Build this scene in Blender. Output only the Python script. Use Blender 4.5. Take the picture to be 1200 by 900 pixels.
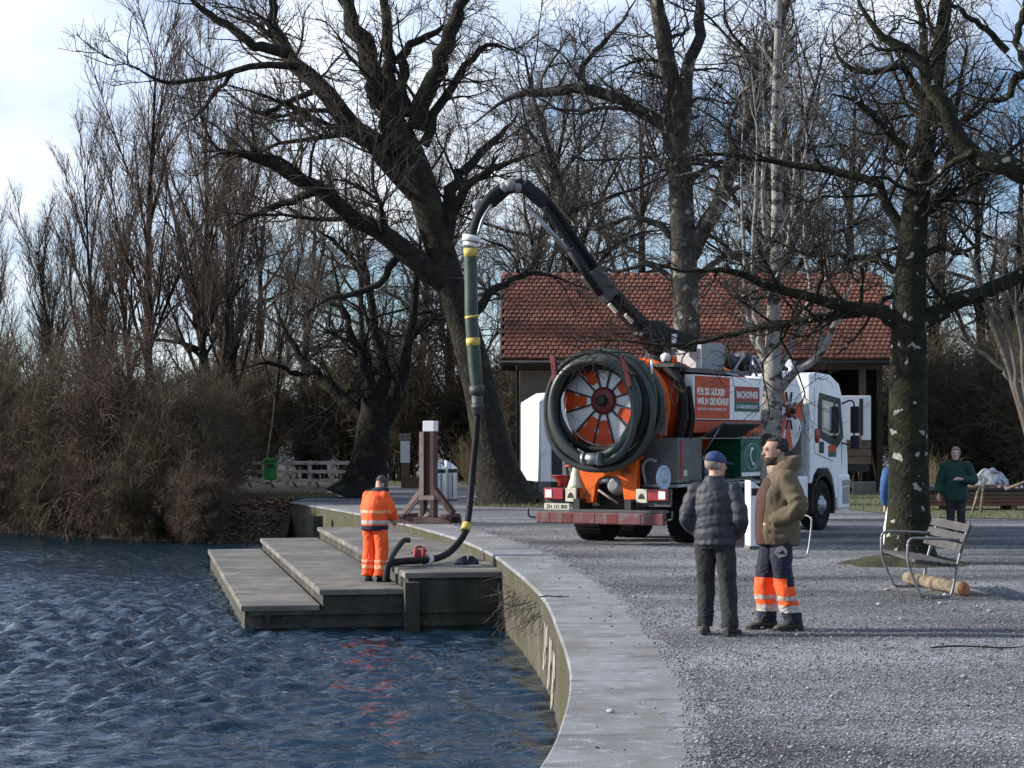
import bpy, bmesh, math, random
import numpy as np
from mathutils import Vector, Matrix, noise as mnoise
R = math.radians
random.seed(5)
rng = np.random.default_rng(11)
scene = bpy.context.scene
for o in list(bpy.data.objects): bpy.data.objects.remove(o, do_unlink=True)
C = scene.collection

# ---------------------------------------------------------------- camera, sky, sun, exposure
CAM_H = 1.89
cam_d = bpy.data.cameras.new('camera'); cam = bpy.data.objects.new('camera', cam_d); C.objects.link(cam)
cam.location = (0, 0, CAM_H); cam.rotation_euler = (R(90), 0, 0)
cam_d.lens = 72; cam_d.sensor_width = 36; cam_d.sensor_fit = 'HORIZONTAL'
cam_d.shift_y = 61/1200; cam_d.clip_start = 0.1; cam_d.clip_end = 3000
scene.camera = cam
scene.render.resolution_x = 1024; scene.render.resolution_y = 768

SUN_EL, SUN_ROT = 22.0, -86.0          # low winter sun over the lake, on the left
w = bpy.data.worlds.new('World'); scene.world = w; w.use_nodes = True
nt = w.node_tree; nt.nodes.clear()
def wn(t, **k):
    n = nt.nodes.new(t)
    for a, b in k.items(): setattr(n, a, b)
    return n
out = wn('ShaderNodeOutputWorld'); bg = wn('ShaderNodeBackground'); bg.inputs[1].default_value = 0.10
sky = wn('ShaderNodeTexSky', sky_type='NISHITA', sun_disc=False)
sky.sun_elevation = R(SUN_EL); sky.sun_rotation = R(SUN_ROT); sky.air_density = 1.1; sky.dust_density = 0.5; sky.ozone_density = 2.2
tc = wn('ShaderNodeTexCoord'); mp = wn('ShaderNodeMapping'); mp.inputs['Scale'].default_value = (1, 1, 2.0); mp.inputs['Location'].default_value = (0.35, 0.1, 0.22)
n1 = wn('ShaderNodeTexNoise'); n1.inputs['Scale'].default_value = 4.2; n1.inputs['Detail'].default_value = 7; n1.inputs['Roughness'].default_value = 0.55
rp = wn('ShaderNodeValToRGB'); rp.color_ramp.elements[0].position = 0.42; rp.color_ramp.elements[1].position = 0.62
n2 = wn('ShaderNodeTexNoise'); n2.inputs['Scale'].default_value = 9; n2.inputs['Detail'].default_value = 6
rp2 = wn('ShaderNodeValToRGB'); rp2.color_ramp.elements[0].position = 0.35; rp2.color_ramp.elements[0].color = (5.6, 6.6, 8.2, 1)
rp2.color_ramp.elements[1].position = 0.68; rp2.color_ramp.elements[1].color = (9.2, 9.6, 10.0, 1)
mx = wn('ShaderNodeMix', data_type='RGBA')
L = nt.links.new
L(tc.outputs['Generated'], mp.inputs[0]); L(mp.outputs[0], n1.inputs['Vector']); L(mp.outputs[0], n2.inputs['Vector'])
L(n1.outputs[0], rp.inputs[0]); L(n2.outputs[0], rp2.inputs[0])
L(rp.outputs[0], mx.inputs[0]); tn = wn('ShaderNodeMix', data_type='RGBA', blend_type='MULTIPLY'); tn.inputs[0].default_value = 1; tn.inputs[7].default_value = (.78, .94, 1.26, 1); L(sky.outputs[0], tn.inputs[6]); L(tn.outputs[2], mx.inputs[6]); L(rp2.outputs[0], mx.inputs[7])
L(mx.outputs[2], bg.inputs[0]); L(bg.outputs[0], out.inputs[0])
sd = bpy.data.lights.new('sun', 'SUN'); sun = bpy.data.objects.new('sun', sd); C.objects.link(sun)
sd.energy = 5.0; sd.angle = R(1.2); sd.color = (1.0, 0.93, 0.84)
az = R(SUN_ROT)
sdir = Vector((math.sin(az)*math.cos(R(SUN_EL)), math.cos(az)*math.cos(R(SUN_EL)), math.sin(R(SUN_EL))))
sun.rotation_euler = (-sdir).to_track_quat('-Z', 'Y').to_euler(); sun.location = (-30, 10, 30)
vs = scene.view_settings
vs.view_transform = 'Standard'; vs.look = 'None'; vs.exposure = 0.5; vs.gamma = 1; vs.use_curve_mapping = False
scene.render.engine = 'CYCLES'
scene.cycles.max_bounces = 6; scene.cycles.diffuse_bounces = 2; scene.cycles.glossy_bounces = 3; scene.cycles.transparent_max_bounces = 6

# ---------------------------------------------------------------- helpers
FPX = 2400.0
def at(px, py, d): return Vector(((px-600)/FPX*d, d, CAM_H-(py-511)/FPX*d))       # point at distance d
def gd(py, z=0): return FPX*(CAM_H-z)/(py-511)                                    # distance of a level at height z
def tag(o, label=None, cat=None, group=None, kind=None):
    if label: o['label'] = label
    if cat: o['category'] = cat
    if group: o['group'] = group
    if kind: o['kind'] = kind
    return o
def empty(name, loc=(0,0,0), rz=0, scale=1):
    o = bpy.data.objects.new(name, None); C.objects.link(o)
    o.location = loc; o.rotation_euler = (0, 0, rz); o.scale = (scale,)*3; o.empty_display_size = 0.2
    return o
def copy_tree(o, parent=None):
    c = o.copy(); C.objects.link(c); c.parent = parent
    for ch in o.children: copy_tree(ch, c)
    return c
def link_mesh(name, me, mats, parent=None):
    for m in (mats if isinstance(mats, (list, tuple)) else [mats]): me.materials.append(m)
    o = bpy.data.objects.new(name, me); C.objects.link(o); o.parent = parent
    return o
def mesh_np(name, V, F, smooth=False):
    V = np.asarray(V, np.float32); F = np.asarray(F, np.int32); k = F.shape[1]
    me = bpy.data.meshes.new(name); me.vertices.add(len(V)); me.vertices.foreach_set('co', V.ravel())
    me.loops.add(F.size); me.loops.foreach_set('vertex_index', F.ravel())
    me.polygons.add(len(F)); me.polygons.foreach_set('loop_start', np.arange(0, F.size, k, dtype=np.int32))
    if smooth: me.polygons.foreach_set('use_smooth', np.ones(len(F), bool))
    me.update(calc_edges=True); return me
def catmull(pts, k):
    P = np.array([list(p) for p in pts], float); n = len(P)
    if n == 2: t = np.linspace(0, 1, k)[:, None]; return P[0]*(1-t)+P[1]*t
    E = np.vstack([2*P[0]-P[1], P, 2*P[-1]-P[-2]])
    u = np.linspace(0, n-1-1e-9, k); i = u.astype(int); f = (u-i)[:, None]
    a, b, c, d = E[i], E[i+1], E[i+2], E[i+3]
    return 0.5*(2*b+(c-a)*f+(2*a-5*b+4*c-d)*f**2+(3*b-a-3*c+d)*f**3)
class MB:
    def __init__(s): s.v = []; s.f = []; s.m = []; s.s = []
    def add(s, vs, fs, mi=0, sm=False):
        b = len(s.v); s.v += [tuple(v) for v in vs]
        for f in fs: s.f.append([b+i for i in f]); s.m.append(mi); s.s.append(sm)
        return s
    def bx(s, x0, x1, y0, y1, z0, z1, mi=0, M=None):
        vs = [Vector((x, y, z)) for z in (z0, z1) for y in (y0, y1) for x in (x0, x1)]
        if M is not None: vs = [M @ v for v in vs]
        return s.add(vs, [(0,2,3,1),(4,5,7,6),(0,1,5,4),(2,6,7,3),(0,4,6,2),(1,3,7,5)], mi)
    def bar(s, a, b, wd, ht, mi=0, up=(0,0,1)):                       # rectangular bar from a to b
        a, b = Vector(a), Vector(b); t = (b-a).normalized(); u = Vector(up)
        if abs(t.dot(u)) > .98: u = Vector((0,1,0))
        x = t.cross(u).normalized(); y = x.cross(t).normalized()
        vs = [p+x*sx*wd/2+y*sy*ht/2 for p in (a, b) for sy in (-1,1) for sx in (-1,1)]
        return s.add(vs, [(0,1,3,2),(4,6,7,5),(0,4,5,1),(2,3,7,6),(0,2,6,4),(1,5,7,3)], mi)
    def tube(s, pts, rad, n=8, mi=0, k=None, caps=True):
        P = catmull(pts, k) if k else np.array([list(p) for p in pts], float)
        m = len(P)
        r = np.interp(np.linspace(0, 1, m), np.linspace(0, 1, len(rad)), rad) if hasattr(rad, '__len__') else np.full(m, rad)
        T = np.gradient(P, axis=0); T /= np.linalg.norm(T, axis=1)[:, None]+1e-12
        ref = np.array([0,0,1.]) if abs(T[0][2]) < .8 else np.array([0,1.,0])
        u = np.cross(T[0], ref); u /= np.linalg.norm(u); vs = []
        for i in range(m):
            u = u-T[i]*np.dot(u, T[i]); u /= np.linalg.norm(u); v = np.cross(T[i], u)
            for j in range(n):
                a = 2*math.pi*j/n; vs.append(P[i]+r[i]*(math.cos(a)*u+math.sin(a)*v))
        fs = [(i*n+j, i*n+(j+1)%n, (i+1)*n+(j+1)%n, (i+1)*n+j) for i in range(m-1) for j in range(n)]
        s.add(vs, fs, mi, True)
        if caps:
            b = len(s.v)-m*n
            s.f += [[b+j for j in range(n)][::-1], [b+(m-1)*n+j for j in range(n)]]; s.m += [mi]*2; s.s += [False]*2
        return s
    def rings(s, rgs, mi=0, caps=True, sm=True):                      # loft through rings of points
        n = len(rgs[0]); vs = [p for r in rgs for p in r]
        fs = [(i*n+j, i*n+(j+1)%n, (i+1)*n+(j+1)%n, (i+1)*n+j) for i in range(len(rgs)-1) for j in range(n)]
        s.add(vs, fs, mi, sm)
        if caps:
            b = len(s.v)-len(vs)
            s.f += [[b+j for j in range(n)][::-1], [b+(len(rgs)-1)*n+j for j in range(n)]]; s.m += [mi]*2; s.s += [False]*2
        return s
    def ell(s, sec, n=16, mi=0):                                      # loft of horizontal ellipses (cx,cy,cz,rx,ry)
        return s.rings([[(cx+rx*math.cos(2*math.pi*j/n), cy+ry*math.sin(2*math.pi*j/n), cz) for j in range(n)] for cx,cy,cz,rx,ry in sec], mi)
    def lathe(s, prof, M=Matrix(), n=24, mi=0, sm=True):
        return s.rings([[M @ Vector((r*math.cos(2*math.pi*j/n), r*math.sin(2*math.pi*j/n), z)) for j in range(n)] for r, z in prof], mi, True, sm)
    def ball(s, c, r, n=12, m=8, mi=0):
        r = r if hasattr(r, '__len__') else (r, r, r)
        return s.rings([[(c[0]+r[0]*max(math.sin(math.pi*i/m), .02)*math.cos(2*math.pi*j/n), c[1]+r[1]*max(math.sin(math.pi*i/m), .02)*math.sin(2*math.pi*j/n), c[2]-r[2]*math.cos(math.pi*i/m)) for j in range(n)] for i in range(m+1)], mi)
    def prism(s, poly, M, th, mi=0):                                  # 2D outline extruded along local z
        n = len(poly); vs = [M @ Vector((x, y, 0)) for x, y in poly]+[M @ Vector((x, y, th)) for x, y in poly]
        return s.add(vs, [tuple(range(n))[::-1], tuple(range(n, 2*n))]+[(i, (i+1)%n, n+(i+1)%n, n+i) for i in range(n)], mi)
    def mesh(s, name='m'):
        me = bpy.data.meshes.new(name); me.from_pydata(s.v, [], s.f)
        me.polygons.foreach_set('material_index', s.m); me.polygons.foreach_set('use_smooth', s.s); me.update(); return me
    def build(s, name, mats, parent=None, bevel=0):
        o = link_mesh(name, s.mesh(name), mats, parent)
        if bevel:
            b = o.modifiers.new('bevel', 'BEVEL'); b.width = bevel; b.segments = 2; b.limit_method = 'ANGLE'; b.angle_limit = R(40)
        return o
def frame(o, x, y):                                                   # matrix with local x,y axes
    x, y = Vector(x).normalized(), Vector(y).normalized(); z = x.cross(y)
    return Matrix(((x.x,y.x,z.x,o[0]),(x.y,y.y,z.y,o[1]),(x.z,y.z,z.z,o[2]),(0,0,0,1)))
def text_mesh(txt, M, width, height, mat, name, parent, bold=0.0):
    cu = bpy.data.curves.new('t', 'FONT'); cu.body = txt; cu.size = 1; cu.extrude = .001; cu.offset = bold; cu.resolution_u = 3
    t = bpy.data.objects.new('t', cu); C.objects.link(t)
    dg = bpy.context.evaluated_depsgraph_get(); me = bpy.data.meshes.new_from_object(t.evaluated_get(dg))
    bpy.data.objects.remove(t); bpy.data.curves.remove(cu)
    V = np.zeros(len(me.vertices)*3); me.vertices.foreach_get('co', V); V = V.reshape(-1, 3)
    mn, mxx = V.min(0), V.max(0); sp = mxx-mn
    V = (V-(mn+mxx)/2)/[sp[0], sp[1], 1]*[width, height, 1]
    A = np.array(M); V = V @ A[:3, :3].T+A[:3, 3]
    me.vertices.foreach_set('co', V.astype(np.float32).ravel()); me.update()
    return link_mesh(name, me, mat, parent)

# ---------------------------------------------------------------- materials
def new_mat(name):
    m = bpy.data.materials.new(name); m.use_nodes = True; t = m.node_tree
    return m, t, t.nodes['Principled BSDF']
def node(t, k, **a):
    n = t.nodes.new(k)
    for x, y in a.items():
        if x in n.inputs.keys(): n.inputs[x].default_value = y
        else: setattr(n, x, y)
    return n
def mat(name, col, rough=.6, var=.25, scale=6, bump=.15, bscale=60, metal=0, col2=None, spec=.5, coat=0, dist=.01):
    m, t, b = new_mat(name); k = t.links.new
    tc = node(t, 'ShaderNodeTexCoord'); n = node(t, 'ShaderNodeTexNoise', Scale=scale, Detail=6.0, Roughness=.6)
    k(tc.outputs['Object'], n.inputs['Vector'])
    r = node(t, 'ShaderNodeValToRGB'); e = r.color_ramp.elements
    c2 = col2 or tuple(min(1, c*(1+var)) for c in col)
    e[0].position = .32; e[0].color = (*[c*(1-var) for c in col], 1) if not col2 else (*col, 1)
    e[1].position = .68; e[1].color = (*c2, 1)
    k(n.outputs[0], r.inputs[0]); k(r.outputs[0], b.inputs['Base Color'])
    b.inputs['Roughness'].default_value = rough; b.inputs['Metallic'].default_value = metal; b.inputs['Specular IOR Level'].default_value = spec
    if coat: b.inputs['Coat Weight'].default_value = coat; b.inputs['Coat Roughness'].default_value = .08
    if bump:
        n2 = node(t, 'ShaderNodeTexNoise', Scale=bscale, Detail=5.0); bp = node(t, 'ShaderNodeBump', Strength=bump, Distance=dist)
        k(tc.outputs['Object'], n2.inputs['Vector']); k(n2.outputs[0], bp.inputs['Height']); k(bp.outputs[0], b.inputs['Normal'])
    return m
def island(m, lo=.6, hi=1.3):                                         # piece-to-piece variation
    t = m.node_tree; b = t.nodes['Principled BSDF']; src = b.inputs['Base Color'].links[0].from_socket
    g = node(t, 'ShaderNodeNewGeometry'); mr = node(t, 'ShaderNodeMapRange'); mr.inputs[3].default_value = lo; mr.inputs[4].default_value = hi
    mu = node(t, 'ShaderNodeMix', data_type='RGBA', blend_type='MULTIPLY'); mu.inputs[0].default_value = 1
    t.links.new(g.outputs['Random Per Island'], mr.inputs[0]); t.links.new(src, mu.inputs[6]); t.links.new(mr.outputs[0], mu.inputs[7]); t.links.new(mu.outputs[2], b.inputs['Base Color'])
    return m
def layer(m, col, scale, lo, hi, detail=6, zrange=None, stretch=None, coord='Object'):   # patches of a second colour: moss, lichen, stains, painted shadow streaks
    t = m.node_tree; b = t.nodes['Principled BSDF']; k = t.links.new; src = b.inputs['Base Color'].links[0].from_socket
    tc = node(t, 'ShaderNodeTexCoord'); mp = node(t, 'ShaderNodeMapping'); mp.inputs['Scale'].default_value = stretch or (1,1,1)
    n = node(t, 'ShaderNodeTexNoise', Scale=scale, Detail=float(detail)); k(tc.outputs[coord], mp.inputs[0]); k(mp.outputs[0], n.inputs['Vector'])
    mr = node(t, 'ShaderNodeMapRange'); mr.inputs[1].default_value = lo; mr.inputs[2].default_value = hi; k(n.outputs[0], mr.inputs[0]); fac = mr.outputs[0]
    if zrange:
        sx = node(t, 'ShaderNodeSeparateXYZ'); k(tc.outputs[coord], sx.inputs[0])
        m2 = node(t, 'ShaderNodeMapRange'); m2.inputs[1].default_value = zrange[0]; m2.inputs[2].default_value = zrange[1]; k(sx.outputs[2], m2.inputs[0])
        mm = node(t, 'ShaderNodeMath', operation='MULTIPLY'); k(fac, mm.inputs[0]); k(m2.outputs[0], mm.inputs[1]); fac = mm.outputs[0]
    mx = node(t, 'ShaderNodeMix', data_type='RGBA'); mx.inputs[7].default_value = (*col, 1)
    k(fac, mx.inputs[0]); k(src, mx.inputs[6]); k(mx.outputs[2], b.inputs['Base Color'])
    return m

M = {}
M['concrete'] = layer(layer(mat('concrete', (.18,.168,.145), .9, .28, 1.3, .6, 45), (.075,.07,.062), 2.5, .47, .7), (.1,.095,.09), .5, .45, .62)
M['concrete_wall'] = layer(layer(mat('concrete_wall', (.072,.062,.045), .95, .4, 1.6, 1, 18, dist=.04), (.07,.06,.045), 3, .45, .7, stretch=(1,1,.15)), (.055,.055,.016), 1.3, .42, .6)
M['concrete_dark'] = layer(mat('concrete_dark', (.06,.056,.045), .9, .4, 2, 1, 20, dist=.03), (.022,.023,.016), 2.2, .42, .66, stretch=(1,1,.3))  # shade of the sunless front faces is put into this colour, plus stains
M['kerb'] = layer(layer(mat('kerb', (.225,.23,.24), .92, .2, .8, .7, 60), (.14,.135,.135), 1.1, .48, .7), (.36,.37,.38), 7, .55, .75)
M['kerb'] = layer(M['kerb'], (.1,.098,.1), 1.3, .57, .7, stretch=(1,4,1)); M['kerb'] = layer(M['kerb'], (.16,.15,.13), .6, .5, .7, stretch=(3,.5,1))  # first layer paints twig shadows as dark streaks across the slabs
M['bark_dark'] = layer(mat('bark_dark', (.014,.012,.011), .95, .5, 9, 1.0, 14, dist=.05, spec=.2), (.05,.055,.02), 2.5, .55, .75)
M['bark_willow'] = layer(mat('bark_willow', (.022,.019,.016), .95, .5, 5, 1.0, 10, dist=.06, spec=.2), (.045,.05,.02), 1.5, .56, .75)
M['bark_grey'] = layer(layer(mat('bark_grey', (.045,.04,.035), .95, .5, 4, 1.0, 12, dist=.05, spec=.2), (.26,.25,.22), 3.5, .56, .68), (.03,.028,.022), 2, .5, .7)
M['bark_lichen'] = layer(layer(mat('bark_lichen', (.02,.019,.014), .95, .5, 8, 1.0, 18, dist=.04, spec=.2), (.026,.029,.012), 2.5, .5, .7), (.3,.31,.27), 6.0, .655, .69, 2)
M['birch'] = layer(mat('birch', (.23,.218,.195), .85, .3, 5, .5, 30, dist=.01), (.03,.026,.024), 5, .52, .6, 4, stretch=(.8,.8,1.7))
M['twig_dark'] = mat('twig_dark', (.034,.028,.025), .9, .3, 2, 0, spec=.2)
M['twig_brown'] = mat('twig_brown', (.09,.07,.056), .9, .35, 1, 0, spec=.2)
M['twig_red'] = mat('twig_red', (.125,.088,.068), .9, .35, .8, 0, spec=.2)
M['twig_thicket'] = mat('twig_thicket', (.125,.095,.068), .9, .4, .7, 0, col2=(.075,.066,.04), spec=.2)
M['twig_grey'] = mat('twig_grey', (.11,.098,.085), .9, .35, 1, 0, spec=.2)
M['soil'] = layer(mat('soil', (.03,.024,.018), 1, .4, 2, 1, 25, dist=.03), (.06,.035,.024), 6, .5, .65)
M['grass'] = mat('grass', (.06,.075,.022), .95, .3, 3, .6, 60, col2=(.1,.095,.035))
M['blade'] = island(mat('blade', (.07,.09,.025), .8, .3, 2, 0, col2=(.13,.12,.045)), .6, 1.4)
M['blade_dry'] = island(mat('blade_dry', (.2,.155,.08), .9, .3, 2, 0), .5, 1.4)
M['leaf'] = island(mat('leaf', (.12,.055,.03), .9, .3, 2, 0, col2=(.17,.1,.06)), .5, 1.5)
M['gravel_stone'] = island(mat('gravel_stone', (.2,.2,.21), .95, .2, 9, 0, spec=.2), .45, 1.5)
M['stone'] = island(mat('stone', (.4,.39,.37), .9, .2, 9, .5, 40), .4, 1.3)

def gravel_mat():
    m, t, b = new_mat('gravel'); k = t.links.new
    tc = node(t, 'ShaderNodeTexCoord')
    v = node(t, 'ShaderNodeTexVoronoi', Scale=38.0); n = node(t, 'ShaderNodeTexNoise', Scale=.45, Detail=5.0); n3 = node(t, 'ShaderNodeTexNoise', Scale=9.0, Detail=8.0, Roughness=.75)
    n4 = node(t, 'ShaderNodeTexNoise', Scale=3.0, Detail=4.0)
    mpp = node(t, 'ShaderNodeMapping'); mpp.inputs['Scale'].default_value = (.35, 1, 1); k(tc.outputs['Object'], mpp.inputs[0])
    for q in (v, n3, n4): k(tc.outputs['Object'], q.inputs['Vector'])
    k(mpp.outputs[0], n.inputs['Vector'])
    r1 = node(t, 'ShaderNodeValToRGB'); e = r1.color_ramp.elements; e[0].position = .36; e[0].color = (.085,.086,.091,1); e[1].position = .64; e[1].color = (.31,.315,.328,1)  # light and dark bands paint the dappled sun into the gravel colour
    r2 = node(t, 'ShaderNodeValToRGB'); e = r2.color_ramp.elements; e[0].position = .0; e[0].color = (.55,.55,.57,1); e[1].position = 1; e[1].color = (1.45,1.45,1.45,1)
    r3 = node(t, 'ShaderNodeValToRGB'); e = r3.color_ramp.elements; e[0].position = .36; e[0].color = (.42,.41,.42,1); e[1].position = .62; e[1].color = (1.3,1.3,1.3,1)
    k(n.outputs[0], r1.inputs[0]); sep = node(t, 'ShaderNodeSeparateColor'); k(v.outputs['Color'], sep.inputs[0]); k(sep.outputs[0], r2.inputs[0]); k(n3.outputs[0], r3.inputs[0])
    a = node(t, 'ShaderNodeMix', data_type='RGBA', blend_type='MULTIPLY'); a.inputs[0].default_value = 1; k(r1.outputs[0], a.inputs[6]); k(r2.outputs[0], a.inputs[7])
    c = node(t, 'ShaderNodeMix', data_type='RGBA', blend_type='MULTIPLY'); c.inputs[0].default_value = 1; k(a.outputs[2], c.inputs[6]); k(r3.outputs[0], c.inputs[7])
    k(c.outputs[2], b.inputs['Base Color']); b.inputs['Roughness'].default_value = .95; b.inputs['Specular IOR Level'].default_value = .3
    ad = node(t, 'ShaderNodeMath', operation='ADD'); k(v.outputs['Distance'], ad.inputs[0]); k(n3.outputs[0], ad.inputs[1])
    bp = node(t, 'ShaderNodeBump', Strength=.9, Distance=.035); k(ad.outputs[0], bp.inputs['Height'])
    bp2 = node(t, 'ShaderNodeBump', Strength=1.0, Distance=.05); k(n4.outputs[0], bp2.inputs['Height']); k(bp.outputs[0], bp2.inputs['Normal']); k(bp2.outputs[0], b.inputs['Normal'])
    return m
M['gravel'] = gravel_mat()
def water_mat():
    m, t, b = new_mat('water'); k = t.links.new
    b.inputs['Base Color'].default_value = (.007,.022,.036,1); b.inputs['Roughness'].default_value = .03; b.inputs['IOR'].default_value = 1.33; b.inputs['Specular IOR Level'].default_value = 1.0
    tc = node(t, 'ShaderNodeTexCoord'); mpp = node(t, 'ShaderNodeMapping'); mpp.inputs['Scale'].default_value = (1, 2.3, 1); mpp.inputs['Rotation'].default_value = (0,0,.25)
    n = node(t, 'ShaderNodeTexNoise', Scale=4.2, Detail=3.0, Roughness=.5, Distortion=.6); k(tc.outputs['Object'], mpp.inputs[0]); k(mpp.outputs[0], n.inputs['Vector'])
    bp = node(t, 'ShaderNodeBump', Strength=.5, Distance=.05); k(n.outputs[0], bp.inputs['Height']); k(bp.outputs[0], b.inputs['Normal'])
    sx = node(t, 'ShaderNodeSeparateXYZ'); k(tc.outputs['Object'], sx.inputs[0]); le = node(t, 'ShaderNodeMapRange'); le.inputs[1].default_value = -4.5; le.inputs[2].default_value = -1.5; le.inputs[3].default_value = 1; le.inputs[4].default_value = .4      # the water lies calmer in the lee of the quay
    g2 = node(t, 'ShaderNodeTexNoise', Scale=.35, Detail=2.0); k(tc.outputs['Object'], g2.inputs['Vector']); gr = node(t, 'ShaderNodeMapRange'); gr.inputs[1].default_value = .35; gr.inputs[2].default_value = .65; gr.inputs[3].default_value = .55; gr.inputs[4].default_value = 1.15
    k(sx.outputs[0], le.inputs[0]); k(g2.outputs[0], gr.inputs[0]); mm = node(t, 'ShaderNodeMath', operation='MULTIPLY'); k(le.outputs[0], mm.inputs[0]); k(gr.outputs[0], mm.inputs[1]); k(mm.outputs[0], bp.inputs['Strength'])
    return m
M['water'] = water_mat()
M['white_paint'] = layer(mat('white_paint', (.72,.74,.76), .4, .06, 3, .02, 30, coat=.15), (.5,.49,.46), 2.2, .55, .8)
M['white_dirty'] = layer(mat('white_dirty', (.66,.67,.68), .5, .08, 2, .05, 30), (.4,.37,.32), 3, .58, .8)
M['orange_paint'] = layer(mat('orange_paint', (.72,.125,.012), .55, .12, 4, .04, 30, spec=.25), (.16,.05,.02), 5, .55, .75)
M['orange_red'] = mat('orange_red', (.5,.062,.014), .55, .1, 4, .03, 30, spec=.25)
M['red_paint'] = mat('red_paint', (.28,.02,.016), .6, .2, 6, .05, 30)
M['maroon'] = layer(mat('maroon', (.13,.028,.03), .6, .2, 6, .05, 30), (.12,.11,.11), 5, .5, .7)
M['dark_red'] = mat('dark_red', (.12,.012,.012), .5, .2, 6, .05, 30)
M['green_panel'] = mat('green_panel', (.008,.10,.055), .55, .1, 3, .02, spec=.25)
M['black'] = mat('black', (.012,.012,.013), .6, .3, 8, .1, 40)
M['rubber'] = mat('rubber', (.01,.01,.01), .9, .35, 9, .2, 50, spec=.2)
M['hose_black'] = mat('hose_black', (.008,.008,.009), .65, .4, 8, .2, 30, spec=.25)
M['hose_slate'] = mat('hose_slate', (.03,.038,.038), .42, .35, 5, .1, 30)
M['hose_green'] = mat('hose_green', (.026,.048,.034), .45, .3, 5, .1, 30)
M['navy_steel'] = mat('navy_steel', (.008,.009,.015), .6, .4, 6, .1, 30, spec=.3)
M['steel'] = mat('steel', (.28,.3,.32), .45, .2, 8, .05, 50, metal=.8)
M['steel_bin'] = mat('steel_bin', (.52,.57,.62), .4, .1, 4, .03, 30, metal=.5)
M['grey_paint'] = mat('grey_paint', (.2,.21,.215), .5, .15, 4, .05, 30)
M['locker_grey'] = layer(mat('locker_grey', (.085,.09,.095), .6, .2, 4, .05, 30), (.12,.105,.085), 3, .52, .72)  # darker copy of the grey paint: side shade is in the colour, with dirt
M['dark_grey'] = layer(mat('dark_grey', (.05,.052,.056), .6, .3, 6, .15, 40), (.1,.09,.075), 4, .55, .75)
M['yellow'] = mat('yellow', (.5,.38,.08), .6, .25, 9, .05)
M['plate'] = mat('plate', (.55,.53,.42), .5, .15, 12, .03)
M['blue_sheet'] = mat('blue_sheet', (.38,.48,.6), .4, .1, 4, .03)
M['tail_red'] = mat('tail_red', (.32,.035,.045), .25, .1, 10, .02)
M['glass'] = mat('glass', (.03,.035,.04), .05, .1, 2, 0, spec=.8)
M['glass_pale'] = mat('glass_pale', (.22,.25,.25), .1, .2, 5, 0, spec=.8)
M['lamp_white'] = mat('lamp_white', (.75,.75,.72), .2, .05, 5, 0)
M['wood_grey'] = layer(mat('wood_grey', (.17,.155,.14), .9, .3, 3, .5, 30, dist=.01), (.07,.062,.055), 8, .5, .7, stretch=(1,.1,1))
M['bench_wood'] = layer(mat('bench_wood', (.07,.067,.066), .9, .3, 5, .6, 30, dist=.01), (.05,.046,.045), 9, .45, .7, stretch=(1,.08,1))
M['fence_wood'] = layer(mat('fence_wood', (.42,.37,.32), .9, .25, 3, .5, 30), (.14,.12,.1), 6, .5, .75)
M['steel_dull'] = mat('steel_dull', (.2,.21,.22), .5, .25, 8, .1, 50, metal=.7)
M['wood_dark'] = layer(mat('wood_dark', (.075,.04,.035), .85, .3, 3, .4, 30), (.14,.1,.09), 7, .55, .75, stretch=(1,1,.15))
M['wood_pale_edge'] = mat('wood_pale_edge', (.22,.17,.155), .85, .25, 5, .3, 30)
M['wood_brown'] = mat('wood_brown', (.11,.075,.05), .9, .3, 4, .4, 30)
M['wood_redbrown'] = mat('wood_redbrown', (.16,.06,.04), .8, .3, 3, .3, 30)
M['barn_wood'] = layer(mat('barn_wood', (.045,.032,.024), .95, .35, 2, .5, 25), (.02,.016,.012), 6, .5, .7, stretch=(1,1,.1))
M['plaster'] = layer(mat('plaster', (.15,.12,.09), .95, .2, 2, .3, 30), (.16,.12,.09), 2, .5, .7)
M['tile'] = island(layer(mat('tile', (.175,.062,.036), .9, .2, 5, .3, 30), (.085,.042,.03), .9, .45, .72), .8, 1.2)
M['notice'] = mat('notice', (.6,.63,.6), .6, .12, 14, .02)
M['paint_green'] = mat('paint_green', (.012,.2,.035), .5, .15, 6, .05)
M['log_bark'] = layer(layer(mat('log_bark', (.2,.165,.115), .95, .35, 6, 1, 25, dist=.02), (.1,.07,.045), 7, .48, .62), (.07,.07,.05), 3, .55, .7)
M['log_end'] = mat('log_end', (.36,.15,.065), .9, .45, 12, .4, 40)
M['rope'] = mat('rope', (.42,.38,.32), .9, .25, 20, .3, 90)
M['cable'] = mat('cable', (.03,.03,.03), .6)
M['tarp'] = layer(mat('tarp', (.4,.42,.44), .6, .2, 3, .6, 8, dist=.08), (.1,.1,.11), 3.2, .48, .6)
M['tape_white'] = mat('tape_white', (.7,.68,.66), .5, .1, 9, 0)
M['skin'] = mat('skin', (.42,.24,.17), .55, .15, 9, .1, 60)
M['skin_pale'] = mat('skin_pale', (.55,.36,.29), .55, .12, 9, .1, 60)
M['hair_dark'] = mat('hair_dark', (.02,.016,.013), .8, .5, 30, 1.0, 90, dist=.02)
M['hair_grey'] = mat('hair_grey', (.24,.2,.16), .8, .4, 30, .8, 90, dist=.02)
M['cap_grey'] = mat('cap_grey', (.06,.055,.05), .9, .3, 20, .4, 80)
M['beard'] = mat('beard', (.045,.034,.028), .9, .5, 40, .8, 90, dist=.01)
M['puffer'] = mat('puffer', (.017,.02,.032), .65, .25, 5, .3, 25)
M['cap_blue'] = mat('cap_blue', (.035,.055,.15), .85, .25, 20, .3, 90)
M['jeans_dark'] = mat('jeans_dark', (.018,.019,.021), .9, .3, 9, .3, 60)
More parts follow.
